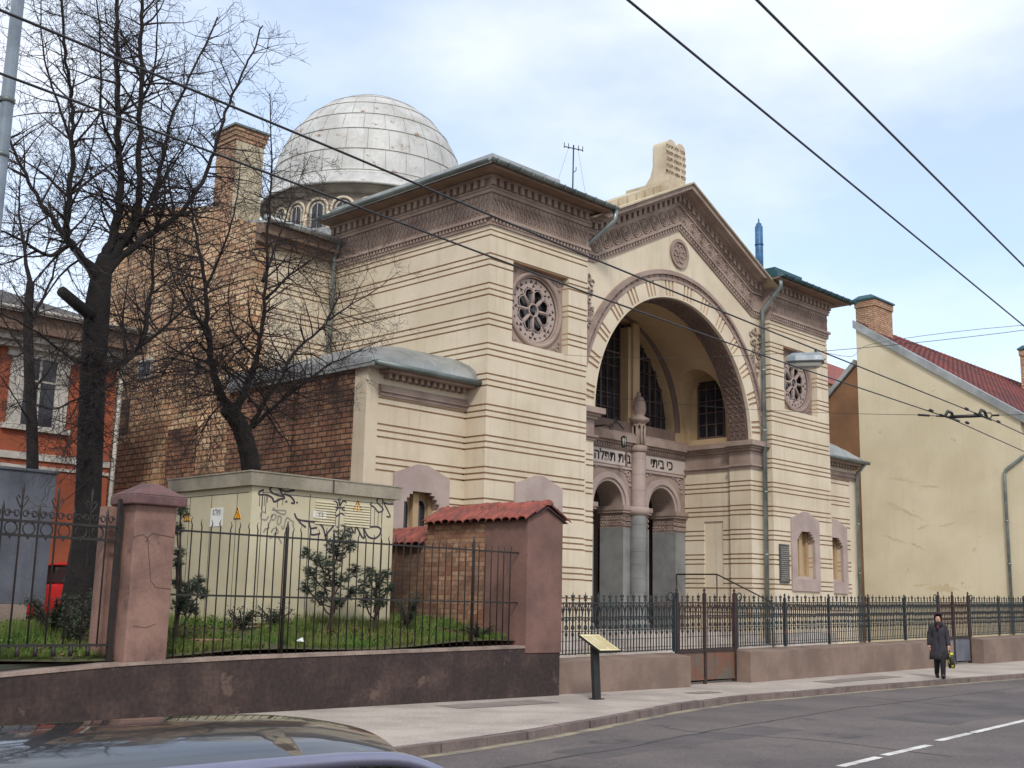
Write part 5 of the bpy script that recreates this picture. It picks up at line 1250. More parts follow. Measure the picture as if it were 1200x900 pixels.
def limb(mb, tw, pix, Y0, r0, r1, dY=0.0, dens=1.0, start=.12, sub=(.5, 1.6), up=.3, maxl=2, n=7, droop=0):
    """a guided limb: control points given in the view at a real distance that drifts by dY"""
    k = len(pix); pts = [PY(x, y, Y0+dY*i/max(1, k-1)+.0) for i, (x, y) in enumerate(pix)]
    sp = smooth(pts, 5); m = len(sp)
    sp = [p+rv()*min(.03, r0*.3) if 0 < i < m-1 else p for i, p in enumerate(sp)]
    rad = [r0+(r1-r0)*(i/(m-1))**.45 for i in range(m)]
    mb.tube(sp, rad, n)
    L = sum((b-a).length for a, b in zip(sp, sp[1:]))
    for j in range(int(L*8.4*dens)):
        t = random.uniform(start, 1.0); i = min(m-2, int(t*(m-1))); b = sp[i].lerp(sp[i+1], t*(m-1)-i)
        ax = (sp[i+1]-sp[i]).normalized(); o = rv(); o = (o-ax*o.dot(ax)).normalized()
        dd = ax*random.uniform(.2, .8)+o+Vector((0, 0, -droop))
        ll = random.uniform(*sub)*(1.15-.55*t)
        shoot(tw, b, dd, ll, min(rad[i]*.6, .009+.013*ll), 1, up-droop, maxl+1, 1.0)
# --- the tall bare tree in front
T = thing('bare_tree', 'tall dark bare tree with forked trunk beside the pink gate pillar', 'tree', PY(98, 738, 18.7))
random.seed(101); YT = 18.7
tr = MB(); tw = MB(); lm = MB()
pix = [(86, 742), (92, 690), (101, 620), (105, 540), (108, 460), (112, 390), (117, 335), (124, 300)]
tr.tube(smooth([PY(x, y, YT) for x, y in pix], 4), [.28-.07*min(1, i/8)-.08*max(0,i-22)/6 for i in range(29)], 14)
def boss(x, y, r, Y=YT):
    c = PY(x, y, Y); return c
limbs = [
 ([(118, 335), (95, 298), (80, 280), (82, 235), (85, 170), (84, 120), (76, 60), (74, -10)], .15, .03, -.5),
 ([(120, 318), (132, 275), (140, 235), (139, 170), (138, 100), (137, 40), (136, -20)], .17, .05, .3),
 ([(122, 315), (148, 275), (162, 240), (164, 170), (165, 90), (167, 20), (170, -20)], .15, .04, -.3),
 ([(125, 310), (155, 275), (176, 235), (190, 190), (200, 140), (228, 80), (255, 20)], .12, .025, .6),
 ([(124, 322), (160, 285), (195, 262), (222, 238), (245, 195), (258, 150), (275, 105), (292, 70), (308, 30)], .13, .02, -.6),
 ([(118, 330), (85, 290), (60, 255), (38, 220), (18, 180), (4, 130)], .11, .03, .5),
 ([(85, 285), (60, 300), (30, 285), (0, 270), (-30, 262)], .07, .02, -.4),
 ([(113, 440), (140, 425), (165, 405), (176, 350), (180, 300), (184, 235), (190, 180)], .12, .02, -.2),
 ([(150, 418), (190, 385), (225, 355), (262, 335), (300, 325)], .07, .012, -.7),
 ([(108, 430), (80, 418), (45, 390), (12, 372), (-20, 360)], .06, .015, -.5),
 ([(110, 460), (85, 470), (60, 480), (30, 470), (5, 480)], .04, .01, -.6),
 ([(120, 400), (138, 430), (150, 470), (148, 520)], .035, .008, -.5),
 ([(165, 405), (172, 440), (185, 480), (200, 530)], .03, .006, -.6),
 ([(139, 180), (120, 140), (118, 80), (116, 20), (108, -20)], .05, .015, -.6),
 ([(164, 120), (180, 85), (184, 40), (183, -20)], .05, .015, -.3),
 ([(85, 170), (68, 120), (52, 70), (48, 20), (50, -20)], .05, .012, .4),
 ([(176, 235), (205, 190), (225, 150), (232, 100)], .04, .01, .7),
 ([(80, 250), (100, 200), (112, 150), (118, 110)], .04, .01, .5),
]
for p, a, b, dy in limbs:
    limb(lm, tw, p, YT, a*.72, b*.65, dy*1.6, 1.0, .12, (.5, 1.7), .25, 2)
lm.tube([PY(112, 372, YT), PY(92, 358, YT-.3), PY(72, 341, YT-.5)], [.12, .1, .09], 9)
for i in range(60):    # hanging twigs round the lower trunk
    y = random.uniform(380, 560); p = PY(108+random.uniform(-8, 8), y, YT-.15)
    shoot(tw, p, Vector((random.uniform(-1, 1), random.uniform(-1, .2), random.uniform(-.5, .4))), random.uniform(.5, 1.4), .012, 1, -.25, 3, .9)
tro = tr.build('trunk', BARK, T); lm.build('limbs', BARK, T); tw.build('twigs', TWIG, T)
# --- the leaning tree behind the kiosk
T = thing('bare_tree', 'leaning bare tree with spreading limbs behind the beige kiosk', 'tree', PY(300, 680, 21.6))
random.seed(202); YT = 21.6; tr = MB(); tw = MB(); lm = MB()
pix = [(299, 690), (297, 600), (294, 548), (287, 515), (277, 492), (266, 478)]
tr.tube(smooth([PY(x, y, YT) for x, y in pix], 4), [.24-.05*min(1, i/14) for i in range(21)], 12)
limbs = [
 ([(270, 483), (256, 455), (248, 420), (242, 370), (238, 320), (228, 270), (222, 225)], .14, .02, .6),
 ([(272, 488), (290, 450), (302, 415), (308, 370), (312, 310), (316, 240), (318, 180), (316, 110)], .11, .01, -.5),
 ([(288, 515), (302, 485), (322, 455), (345, 415), (370, 390), (385, 375), (398, 345)], .075, .015, -.7),
 ([(296, 500), (330, 470), (358, 448), (390, 425), (420, 412), (452, 395)], .06, .008, .5),
 ([(385, 375), (410, 358), (440, 340), (468, 318)], .03, .006, -.4),
 ([(312, 350), (340, 322), (372, 300), (400, 285)], .045, .008, -.5),
 ([(245, 400), (225, 360), (205, 330), (195, 290)], .05, .01, -.5),
 ([(308, 330), (330, 270), (345, 225), (365, 180)], .04, .006, .5),
 ([(240, 340), (262, 290), (276, 240), (282, 190)], .045, .008, -.6),
 ([(252, 440), (225, 425), (195, 420), (165, 430)], .04, .008, -.6),
 ([(300, 420), (275, 390), (268, 350), (272, 310)], .04, .008, .6),
 ([(290, 470), (312, 480), (330, 505), (345, 540)], .03, .006, -.5),
 ([(262, 470), (245, 490), (230, 525), (222, 552)], .03, .005, -.6),
 ([(345, 415), (372, 418), (398, 440), (415, 462)], .025, .005, -.3),
 ([(248, 420), (230, 400), (214, 410), (190, 440), (180, 480)], .03, .006, .4),
]
for p, a, b, dy in limbs: limb(lm, tw, p, YT, a*1.05, b, dy*1.4, 1.15, .1, (.5, 1.7), .15, 2, droop=.12)
for i in range(60):
    p = PY(random.uniform(200, 330), random.uniform(380, 480), YT+random.uniform(-.8, .8))
    shoot(tw, PY(268, 470, YT).lerp(p, .8), rv()+Vector((0, 0, -.3)), random.uniform(.6, 1.3), .012, 1, -.3, 3, .9)
tr.build('trunk', BARK, T); lm.build('limbs', BARK, T); tw.build('twigs', TWIG, T)
# --- slender tree before the orange house
T = thing('bare_tree', 'slender bare tree standing behind the grey container', 'tree', PY(36, 690, 23.5)); random.seed(303)
tr = MB(); tw = MB(); lm = MB(); YT = 23.5
tr.tube(smooth([PY(x, y, YT) for x, y in [(36, 690), (37, 600), (38, 520), (34, 430), (33, 370), (36, 330)]], 4), [.14-.06*i/20 for i in range(21)], 9)
for p, a, b, dy in [([(36, 335), (28, 290), (22, 240), (24, 190)], .07, .01, .6), ([(34, 380), (55, 340), (68, 300), (78, 250)], .05, .01, -.6), ([(33, 420), (10, 385), (-10, 350)], .05, .01, .5), ([(36, 460), (60, 430), (80, 390)], .035, .008, -.8), ([(38, 500), (20, 470), (0, 440)], .03, .008, -.8)]:
    limb(lm, tw, p, YT, a, b, dy, 1.0, .1, (.5, 1.3), .2, 2)
tr.build('trunk', BARK, T); lm.build('limbs', BARK, T); tw.build('twigs', TWIG, T)
# --- pines and bushes on the lawn
def pine(label, px, Y, zt, clumps, seed, cat='pine shrub', group='young pines on the lawn'):
    random.seed(seed); b = PY(px, 735, Y); b.z = lz(b.x, Y)-.03
    P = thing('pine_shrub', label, cat, b, group); st = MB(); nd = MB()
    top = Vector((b.x+random.uniform(-.05, .05), Y, zt)); st.tube(smooth([b, b.lerp(top, .45)+Vector((.06, 0, 0)), top]), [.045-.035*i/8 for i in range(9)], 6)
    for x, y, r in clumps:
        c = PY(x, y, Y+random.uniform(-.35, .35)); t = max(.1, min(.95, (c.z-b.z-.3)/(zt-b.z))); a = b.lerp(top, t)
        st.tube(smooth([a, a.lerp(c, .5)+Vector((0, 0, -.06)), c]), [.014]*8+[.007], 4, cap=False)
        for j in range(int(34*r/.1)):
            cc = c+rv()*r*1.25*random.random()**.5; ax = (cc-a).normalized()*.6+rv()*.4+Vector((0, 0, .5)); ax.normalize()
            for q in range(15):
                d = (ax*random.uniform(.2, 1)+rv()).normalized(); L = random.uniform(.05, .11); s = d.orthogonal().normalized()*.0075
                nd.add([cc-s, cc+s, cc+d*L], [(0, 1, 2)])
    st.build('stem', STEMB, P); nd.build('needles', NEEDLE, P)
pine('taller young pine with dark tufts before the kiosk graffiti', 386, 17.0, 2.95, [(402, 628, .15), (392, 640, .13), (410, 640, .1), (372, 655, .12), (385, 665, .15), (395, 650, .12), (365, 672, .12), (380, 685, .16), (400, 680, .14), (360, 690, .11), (415, 668, .1), (375, 700, .13), (395, 705, .12), (412, 695, .12), (358, 648, .08)], 41)
pine('second young pine beside the brick boundary wall', 437, 17.15, 2.2, [(432, 672, .12), (444, 680, .14), (425, 688, .13), (440, 698, .14), (452, 672, .1), (428, 705, .12), (448, 705, .1), (455, 690, .09)], 42)
pine('young pine pushing out beside the pink pillar', 205, 16.9, 2.9, [(212, 600, .1), (208, 620, .08), (210, 648, .07), (207, 660, .08), (222, 690, .12), (232, 684, .1), (218, 700, .11), (236, 695, .08), (212, 712, .12), (226, 715, .09), (209, 684, .08)], 43)
def bush(label, px, py, Y, w, h, seed, n=900, grp='low dark bushes on the lawn'):
    random.seed(seed); c = PY(px, py, Y); c.z = lz(c.x, Y)-.02
    B = thing('bush', label, 'bush', c, grp); lf = MB(); st = MB(); tips = []
    for i in range(12):
        a = random.uniform(0, 2*pi); e = c+Vector((cos(a)*w*random.uniform(.3, 1), sin(a)*w*.6, h*random.uniform(.5, 1))); tips.append(e)
        st.tube(smooth([c, c.lerp(e, .5)+Vector((0, 0, .1*h)), e]), [.012]*8+[.004], 4, cap=False)
    for i in range(n):
        e = random.choice(tips); p = c.lerp(e, random.uniform(.35, 1.08))+rv()*.09*random.random(); d = rv(); s = d.orthogonal().normalized(); L = random.uniform(.03, .06)
        lf.add([p, p+d*L*.5+s*L*.28, p+d*L, p+d*L*.5-s*L*.28], [(0, 1, 2, 3)])
    st.build('stem', STEMB, B); lf.build('leaves', LEAF, B)
bush('low bush at the foot of the pale kiosk wall, left of the fence post', 285, 722, 17.7, .3, .38, 51, 700)
bush('low bush at the kiosk foot, just right of the fence post', 322, 722, 17.6, .35, .42, 52, 800)
bush('bush against the brick boundary wall', 478, 712, 17.2, .5, .75, 53, 1100)
bush('dark bush under the tall bare tree', 118, 722, 17.6, .5, .75, 54, 1700)
bush('dark bush left of the tall tree trunk', 62, 722, 17.4, .55, .6, 55, 1500)
bush('dark bush in the corner behind the pink pillar', 92, 715, 16.9, .3, .6, 56, 900)
bush('sparse weeds by the plaster end pier', 560, 738, 16.5, .5, .25, 57, 600)
m = MB(); c = PY(255, 745, 16.75); c.z = lz(c.x, c.y); m.box(c.x-.45, c.x+.42, c.y-.12, c.y+.12, c.z-.02, c.z+.07); o = bev(m.build('stone_slab', RUBBLE, None, loc=c), .015); tag(o, 'flat reddish stone slab lying in the grass behind the picket fence', 'slab')
m = MB(); c = PY(352, 757, 16.3); c.z = lz(c.x, c.y)+.05; m.add([c+Vector(v) for v in ((-.09, 0, .03), (.02, -.04, .02), (.1, .0, .0), (.0, .06, .06), (.03, .0, .09))], [(0, 1, 4), (1, 2, 4), (2, 3, 4), (3, 0, 4), (0, 3, 2, 1)]); o = m.build('paper_litter', STICK, None, loc=c); tag(o, 'scrap of crumpled white paper in the grass', 'litter')

# ================================================================== WIRES, LAMP, POLE
def wire(name, pts, r, label, cat, group=None, sag=0.0):
    pts = [Vector(p) for p in pts]; m = MB(); out = []
    for a, b in zip(pts, pts[1:]):
        for i in range(12): t = i/12; out.append(a.lerp(b, t)-Vector((0, 0, sag*4*t*(1-t))))
    m.tube(out+[pts[-1]], r, 6); o = m.build(name, BLACKW, None, loc=pts[0]); return tag(o, label, cat, group)
HW = 5.6
A = [PZ(-220, -82, HW), PZ(0, 11.7, HW), PZ(400, 178, HW), PZ(690, 301, HW), PZ(910, 391, HW), PZ(1163, 492, HW+.02), PZ(1200, 509, HW), PZ(1420, 602, HW)]
B = [PZ(-220, 5, HW), PZ(0, 86, HW), PZ(400, 235, HW), PZ(690, 344, HW), PZ(910, 422, HW), PZ(1113, 490, HW+.02), PZ(1200, 529, HW), PZ(1420, 612, HW)]
G = 'trolleybus contact wires over the road'
wire('contact_wire', A, .011, 'black overhead wire crossing the dome and gable, upper of the far pair', 'overhead wire', G)
wire('contact_wire', B, .011, 'black overhead wire crossing the rose window, lower of the far pair', 'overhead wire', G)
C = [PZ(736, 0, HW), PZ(1200, 382, HW)]; D = [PZ(887, 0, HW), PZ(1200, 312, HW)]
for W, lab in ((C, 'dark overhead wire against the open sky, lower of the near pair'), (D, 'dark overhead wire in the top right corner, upper of the near pair')):
    d = W[1]-W[0]; wire('contact_wire', [W[0]-d*.9, W[0], W[1], W[1]+d*2.5], .0105, lab, 'overhead wire', G)
# hanger between the far pair
h0, h1 = PZ(1113, 488.5, HW+.03), PZ(1152, 487, HW+.03)
K = thing('wire_hanger', 'black insulated hanger clamping the two far trolley wires before the yellow gable', 'wire hanger', h0)
m = MB(); m.tube([h0, h1], .035, 8); m.build('insulator_bar', BLACKW, K)
for c, dd in ((h0, B[5]-B[4]), (h1, A[5]-A[4])):
    d = dd.normalized(); m = MB(); m.tube([c-d*.5-Vector((0, 0, .02)), c+d*.5-Vector((0, 0, .02))], .022, 6); m.tube([c-d*.22, c-d*.1+Vector((0, 0, .1)), c+d*.1+Vector((0, 0, .1)), c+d*.22], .03, 6)
    for s in (-.95, .95): m.tube([c+d*(s-.06), c+d*(s+.06)], .03, 6)
    m.build('wire_clamp', BLACKW, K)
dl = (h0-h1).normalized()
wall_l = Vector((23.9, 20.48, PY(688, 462, 20.48).z))
e0 = h0+(wall_l-h0).normalized()*.75
m = MB(); u = (wall_l-h0).normalized(); m.tube([h0, h0+u*.3], .016, 6); m.tube([h0+u*.3, h0+u*.72], .008, 6); m.tube([h0+u*.45, h0+u*.7], .024, 6); m.build('turnbuckle', BLACKW, K)
far_r = PY(1420, 480, 4.0); u = (far_r-h1).normalized()
m = MB(); s = Vector((0, 0, .05)); L = [h1+u*.1, h1+u*.2+s, h1+u*.42+s, h1+u*.5, h1+u*.42-s, h1+u*.2-s, h1+u*.1]; m.tube(L, .012, 6); m.tube([h1+u*.5, h1+u*.85], .02, 6); m.build('turnbuckle', BLACKW, K)
wire('span_wire', [h0+(wall_l-h0).normalized()*.7, wall_l], .005, 'thin span wire from the trolley hanger to the left pavilion', 'span wire', None, .12)
wire('span_wire', [h1+u*.85, far_r], .005, 'thin span wire running right from the trolley hanger', 'span wire')
# street lamp hung over the pavement
lc = PY(944, 424, 12.0); lw = Vector((23.0, 20.48, PY(662, 416, 20.48).z)); lr = PY(1420, 352, 7.0)
K = thing('street_lamp', 'grey suspended street lamp with pale bowl hanging before the right rose window', 'street lamp', lc)
ux = (lr-lw); ux.z = 0; ux.normalize(); uy = Vector((-ux.y, ux.x, 0))
def lbox(mb, prof, mi=0):   # stacked rectangles half-length a, half-width b, height z
    vs = []
    for a, b, z in prof:
        for s, t in ((-1, -1), (-.55, -1.25), (.55, -1.25), (1, -1), (1, 1), (.55, 1.25), (-.55, 1.25), (-1, 1)): vs.append(lc+ux*a*s+uy*b*t*.85+Vector((0, 0, z)))
    n = 8; fs = [tuple(range(n-1, -1, -1)), tuple(range(n*(len(prof)-1), n*len(prof)))]
    for i in range(len(prof)-1): fs += [(i*n+j, i*n+(j+1) % n, (i+1)*n+(j+1) % n, (i+1)*n+j) for j in range(n)]
    mb.add(vs, fs, mi)
m = MB(); lbox(m, [(.36, .17, -.02), (.37, .18, .0), (.34, .16, .1), (.28, .12, .16), (.26, .11, .17)]); bev(m.build('housing', LAMPG, K), .01)
m = MB(); lbox(m, [(.18, .08, -.14), (.27, .13, -.11), (.33, .155, -.02)]); m.build('bowl', LAMPB, K)
m = MB(); lbox(m, [(.35, .165, -.035), (.35, .165, -.02)]); 
for s in (-.2, .2): m.tube([lc+ux*s+Vector((0, 0, .15)), lc+ux*s+Vector((0, 0, .24))], .025, 6)
m.build('clamp', BLACKW, K)
top = lc+Vector((0, 0, .2))
wire('span_wire', [lw, top-ux*.2], .005, 'thin span wire from the left rose window to the street lamp', 'span wire', None, .1)
wire('span_wire', [top+ux*.2, lr], .006, 'thin span wire running from the street lamp towards the right edge', 'span wire', None, .12)
b = PY(1015, 405, 12.3)
wire('lamp_cable', smooth([top+ux*.3, top+ux*.9+Vector((0, 0, -.12)), b, PY(1085, 393, 11), PY(1200, 381, 9), PY(1420, 365, 6.5)], 3), .005, 'slack thin feed cable looping right from the street lamp', 'cable')
p = Vector((5.78, 15.0, 0)); m = MB(); m.lathe([(.11, 0), (.1, 3), (.075, 11.5), (.0, 11.5)], p, 12)
P = thing('tram_pole', 'slim grey steel pole in the top left corner beside the bare tree', 'pole', p); m.build('shaft', POLE, P)
for z in (8.05, 7.3): m = MB(); m.lathe([(.1, 0), (.1, .06)], p+Vector((0, 0, z)), 12); m.box(p.x-.13, p.x-.08, p.y-.03, p.y+.03, z, z+.06); m.build('clamp_band', GUTTER, P)

# ================================================================== CARS
def car(name, label, loc, rz_, paint, roofpaint, strip, group=None):
    """hatchback: x forward, y left, z up; body lofted from cross sections"""
    root = thing(name, label, 'car', loc, group); M = Matrix.Translation(Vector(loc)) @ Matrix.Rotation(rz_, 4, 'Z')
    def tf(mb): mb.v = [tuple(M @ Vector(p)) for p in mb.v]; return mb
    # lower body: stations x, half width, belt height, floor height
    ST = [(-2.06, .55, .62, .35), (-2.0, .70, .80, .27), (-1.8, .80, .90, .22), (-1.3, .845, .93, .18), (-.6, .85, .935, .17), (.4, .85, .925, .17), (1.0, .85, .91, .17), (1.5, .835, .83, .18), (1.95, .76, .70, .21), (2.1, .62, .55, .28)]
    m = MB(); vs = []; ring = 0
    for x, w, b, f in ST:
        sec = [(0, f), (w*.8, f), (w*.96, f+.1), (w, (f+b)/2), (w*.985, b-.1), (w*.93, b-.02), (w*.7, b+.03), (0, b+.055)]
        sec = sec+[(-y, z) for y, z in reversed(sec[1:-1])]; ring = len(sec); vs += [(x, y, z) for y, z in sec]
    fs = [(i*ring+j, (i+1)*ring+j, (i+1)*ring+(j+1) % ring, i*ring+(j+1) % ring) for i in range(len(ST)-1) for j in range(ring)]
    fs += [tuple(range(ring)), tuple(range((len(ST)-1)*ring+ring-1, (len(ST)-1)*ring-1, -1))]
    m.add(vs, fs, 0, True); body = tf(m).build('body', paint, root); s = body.modifiers.new('s', 'SUBSURF'); s.levels = 2; s.render_levels = 2
    # roof: crowned shell with drooping ends
    def rzc(x, v): # height of roof at x, v in -1..1
        z = 1.405-.035*max(0, abs(x+.35)-.3)**2-.20*max(0, x-.42)**2*1.3-.28*max(0, -1.28-x)**2
        return z-.055*v*v-.035*v**4
    def rw(x): return .585-.03*max(0, x-.2)-.05*max(0, -1.0-x)
    m = MB(); nx, ny = 36, 20; vs = []
    for i in range(nx+1):
        x = -1.62+2.36*i/nx
        for j in range(ny+1): v = -1+2*j/ny; vs.append((x-.10*v*v*(1 if x > .2 else -.4), v*rw(x), rzc(x, v)))
    m.add(vs, [(i*(ny+1)+j, (i+1)*(ny+1)+j, (i+1)*(ny+1)+j+1, i*(ny+1)+j+1) for i in range(nx) for j in range(ny)], 0, True)
    tf(m).build('roof', roofpaint, root)
    # pillars and roof strips
    for sgn in (-1, 1):
        pts = [(-1.95, sgn*.72, .92), (-1.78, sgn*.64, 1.15), (-1.6, sgn*.575, 1.275)]
        pts += [(x, sgn*(rw(x)+.012), rzc(x, 1)-.006) for x in [-1.4+.2*i for i in range(10)]]
        pts += [(.62, sgn*.59, 1.28), (.82, sgn*.61, 1.21), (1.05, sgn*.64, 1.10), (1.42, sgn*.69, .93)]
        pts = smooth([Vector(p) for p in pts], 4); m = MB(); vs = []
        for p in pts:
            for a, b_ in ((.032, -.028), (.026, .012), (.0, .022), (-.022, .016), (-.026, -.022)): vs.append((p.x, p.y+sgn*a, p.z+b_))
        m.add(vs, [(i*5+j, (i+1)*5+j, (i+1)*5+(j+1) % 5, i*5+(j+1) % 5) for i in range(len(pts)-1) for j in range(5)], 0, True)
        tf(m).build('roof_rail', strip, root)
        m = MB(); n = 16; vs = []      # side glass
        for i in range(n+1):
            x = -1.5+2.5*i/n; t = min(.55, x); zt = min(rzc(max(-1.6, t), 1)-.04, 1.25 if x < .7 else 1.25-(x-.7)*.6); y1 = rw(max(-1.6, min(.7, x)))+.02
            vs += [(x*1.0+.06, sgn*(.80-.0*x), .92), (x, sgn*(y1+(1.29-zt)*.25), zt)]
        m.add(vs, [(2*i, 2*i+2, 2*i+3, 2*i+1) for i in range(n)], 0, True); tf(m).build('side_window', CARG, root)
        m = MB(); m.box(-.32, -.24, sgn*.66, sgn*.79, .93, 1.28); 
        m.v = [(x, sgn*(.80-(z-.93)*.48+(abs(y)-.725)*.2), z) for x, y, z in m.v]; tf(m).build('door_pillar', TXT, root)
        m = MB(); m.lathe([(.0, -.07), (.06, -.06), (.085, 0), (.06, .06), (0, .07)], (0, 0, 0), 12); m.v = [(.92+x*.9, sgn*(.93+y), 1.0+z) for x, y, z in m.v]; tf(m).build('wing_mirror', paint, root)
        for x in (-1.28, 1.3):
            m = MB(); prof = [(.2, -.1), (.29, -.1), (.31, -.06), (.31, .06), (.29, .1), (.2, .1)]; m.lathe(prof, (0, 0, 0), 28, cap=False); m.v = [(x+a, sgn*.77+c_, .31+b_) for a, b_, c_ in m.v]; wo = tf(m).build('wheel', TYRE, root)
            m = MB(); m.lathe([(.0, .05), (.05, .06), (.06, .03), (.18, .04), (.205, .07), (.205, -.05), (0, -.05)], (0, 0, 0), 20); m.v = [(x+a, sgn*(.77+c_), .31+b_) for a, b_, c_ in m.v]; tf(m).build('rim', RIM, wo)
        m = MB(); m.box(-2.06, -1.92, sgn*.5, sgn*.72, .62, .82); bev(tf(m).build('tail_lamp', REDL, root), .02)
        m = MB(); m.box(1.98, 2.07, sgn*.42, sgn*.66, .52, .66); bev(tf(m).build('headlight', WHL, root), .02)
    def pane(nm, xt, zt, wt_, xb, zb, wb):
        m = MB(); n = 10; vs = []
        for j in range(n+1):
            v = -1+2*j/n; k = .07*(1-v*v)*(1 if xt > 0 else -1); vs += [(xb+k, v*wb, zb), (xt+k*.7, v*wt_, zt-.03*v*v)]
        m.add(vs, [(2*j, 2*j+2, 2*j+3, 2*j+1) for j in range(n)], 0, True); tf(m).build(nm, CARG, root)
    pane('windscreen', .70, 1.30, .56, 1.42, .93, .69); pane('rear_window', -1.60, 1.31, .53, -1.94, .93, .66)
    return root
CARLOC = (2.38, 4.02, -.145)
car('parked_car', 'dark metallic car with pale roof rails, only its roof showing in the foreground', CARLOC, 0.0, CARP, CARP, CARS)
pc = PY(112, 668, 23.5)
car('red_car', 'bright red car parked behind the tree and pink pillar', (pc.x+.2, 24.2, 1.05), R(100), REDP, REDP, REDP)

# ================================================================== THE WALKING WOMAN
pb = Vector((30.25, 13.82, gz(30.25)))
PN = thing('person', 'woman in dark coat and black headscarf walking along the pavement with a shopping bag', 'person', pb)
fdir = Vector((-.86, -.51, 0)).normalized(); fl = Vector((-fdir.y, fdir.x, 0))*-1     # forward and her left-to-right axis
HS = 1.60/1.70
def W(x, y, z): return pb+(fl*x+fdir*y)*HS+Vector((0, 0, z*HS))     # x to her right as seen from behind, y forward
J = {'pel': (0, 0, .93, .135), 'bel': (0, .01, 1.08, .13), 'che': (0, .0, 1.28, .135), 'nck': (0, .0, 1.44, .06), 'hd0': (0, .02, 1.52, .075), 'hd1': (0, .02, 1.60, .088), 'hd2': (0, .01, 1.67, .06),
     'ls': (-.16, .0, 1.36, .05), 'le': (-.23, .02, 1.12, .045), 'lw': (-.24, .10, .88, .03), 'lh': (-.24, .13, .81, .036),
     'rs': (.16, .0, 1.36, .05), 're': (.23, -.05, 1.12, .045), 'rw': (.25, -.02, .88, .03), 'rh': (.25, .0, .80, .036),
     'lhp': (-.09, 0, .88, .1), 'lk': (-.07, .16, .50, .06), 'la': (-.06, .17, .085, .04), 'lt': (-.06, .31, .06, .04),
     'rhp': (.09, 0, .88, .1), 'rk': (.07, .0, .48, .06), 'ra': (.06, -.22, .13, .04), 'rt': (.06, -.10, .035, .04)}
E_ = [('pel','bel'),('bel','che'),('che','nck'),('nck','hd0'),('hd0','hd1'),('hd1','hd2'),('che','ls'),('ls','le'),('le','lw'),('lw','lh'),('che','rs'),('rs','re'),('re','rw'),('rw','rh'),('pel','lhp'),('lhp','lk'),('lk','la'),('la','lt'),('pel','rhp'),('rhp','rk'),('rk','ra'),('ra','rt')]
names = list(J); me = bpy.data.meshes.new('body'); me.from_pydata([tuple(W(*J[n][:3])-pb) for n in names], [(names.index(a), names.index(b)) for a, b in E_], [])
bo = bpy.data.objects.new('body', me); COL.objects.link(bo); WORLD['body_person'] = pb
sk = bo.modifiers.new('skin', 'SKIN'); sk.use_smooth_shade = True
for i, n in enumerate(names): me.skin_vertices[0].data[i].radius = (J[n][3]*HS,)*2; me.skin_vertices[0].data[i].use_root = (n == 'pel')
ss = bo.modifiers.new('sub', 'SUBSURF'); ss.levels = 2; ss.render_levels = 2
bpy.context.view_layer.update(); eval_mods(bo); bo.data.materials.clear(); bo.data.materials.append(SKIN); bo.parent = PN
def loft(mb, secs, n=20, mi=0, cap=True):
    vs = []
    for c, a, b, ph in secs:     # centre (local), half width, half depth, wave
        for k in range(n):
            th = 2*pi*k/n; q = 1+ph*sin(5*th+1); vs.append(W(c[0]+a*cos(th)*q, c[1]+b*sin(th)*q, c[2]))
    fs = [(i*n+j, i*n+(j+1) % n, (i+1)*n+(j+1) % n, (i+1)*n+j) for i in range(len(secs)-1) for j in range(n)]
    if cap: fs += [tuple(range(n-1, -1, -1)), tuple(range(n*(len(secs)-1), n*len(secs)))]
    mb.add(vs, fs, mi, True)
m = MB(); loft(m, [((0, .02, .50), .26, .2, .07), ((0, .02, .62), .245, .19, .06), ((0, .01, .82), .218, .17, .03), ((0, 0, .98), .185, .155, .01), ((0, 0, 1.08), .17, .148, 0), ((0, 0, 1.22), .185, .155, 0), ((0, 0, 1.34), .2, .135, 0), ((0, 0, 1.41), .16, .11, 0), ((0, .0, 1.46), .085, .08, 0)])
for s, a, b, c in ((-1, 'ls', 'le', 'lw'), (1, 'rs', 're', 'rw')):
    P = [W(s*.10, 0, 1.395), W(*J[a][:3]), W(*J[b][:3]), W(*J[c][:3])]; m.tube(smooth(P, 4), [.075, .084, .09, .09, .088, .082, .076, .071, .066, .062, .058, .055, .055], 10)
for z in (1.30, 1.16, 1.02, .88): m.tube([W(.02, .155, z), W(.02, .172, z)], .014, 6)
m.tube([W(0, .16, 1.4), W(.015, .172, 1.1), W(.0, .19, .8), W(.0, .215, .5)], .008, 4)
m.build('coat', COAT, PN)
for s, k in ((-1, 'l'), (1, 'r')):
    m = MB(); P = [W(*J[k+'hp'][:3]), W(*J[k+'k'][:3]), W(*J[k+'a'][:3])]; m.tube(smooth(P, 4), [.1, .095, .09, .083, .078, .072, .067, .063, .06], 12); m.build('trouser_leg', TROUS, PN)
    m = MB(); A_, T_ = W(*J[k+'a'][:3]), W(*J[k+'t'][:3]); d = (T_-A_); d.z = 0; d.normalize(); g = pb.z+.0
    m.tube([A_+Vector((0, 0, .1)), A_+Vector((0, 0, .0)), A_-d*.03+Vector((0, 0, -.04))], [.058, .055, .05], 10)
    m.tube([A_-d*.06+Vector((0, 0, -.06)), A_+d*.06+Vector((0, 0, -.045)), T_+d*.03, T_+d*.08], [.042, .05, .045, .02], 10)
    m.v = [(x, y, max(z, g+.002)) for x, y, z in m.v]; m.build('boot', TXT, PN)
m = MB()     # headscarf wrapping the head, open at the face, knotted at the throat
hc = W(0, .005, 1.61); n = 18
for i in range(13):
    pass
vs = []; 
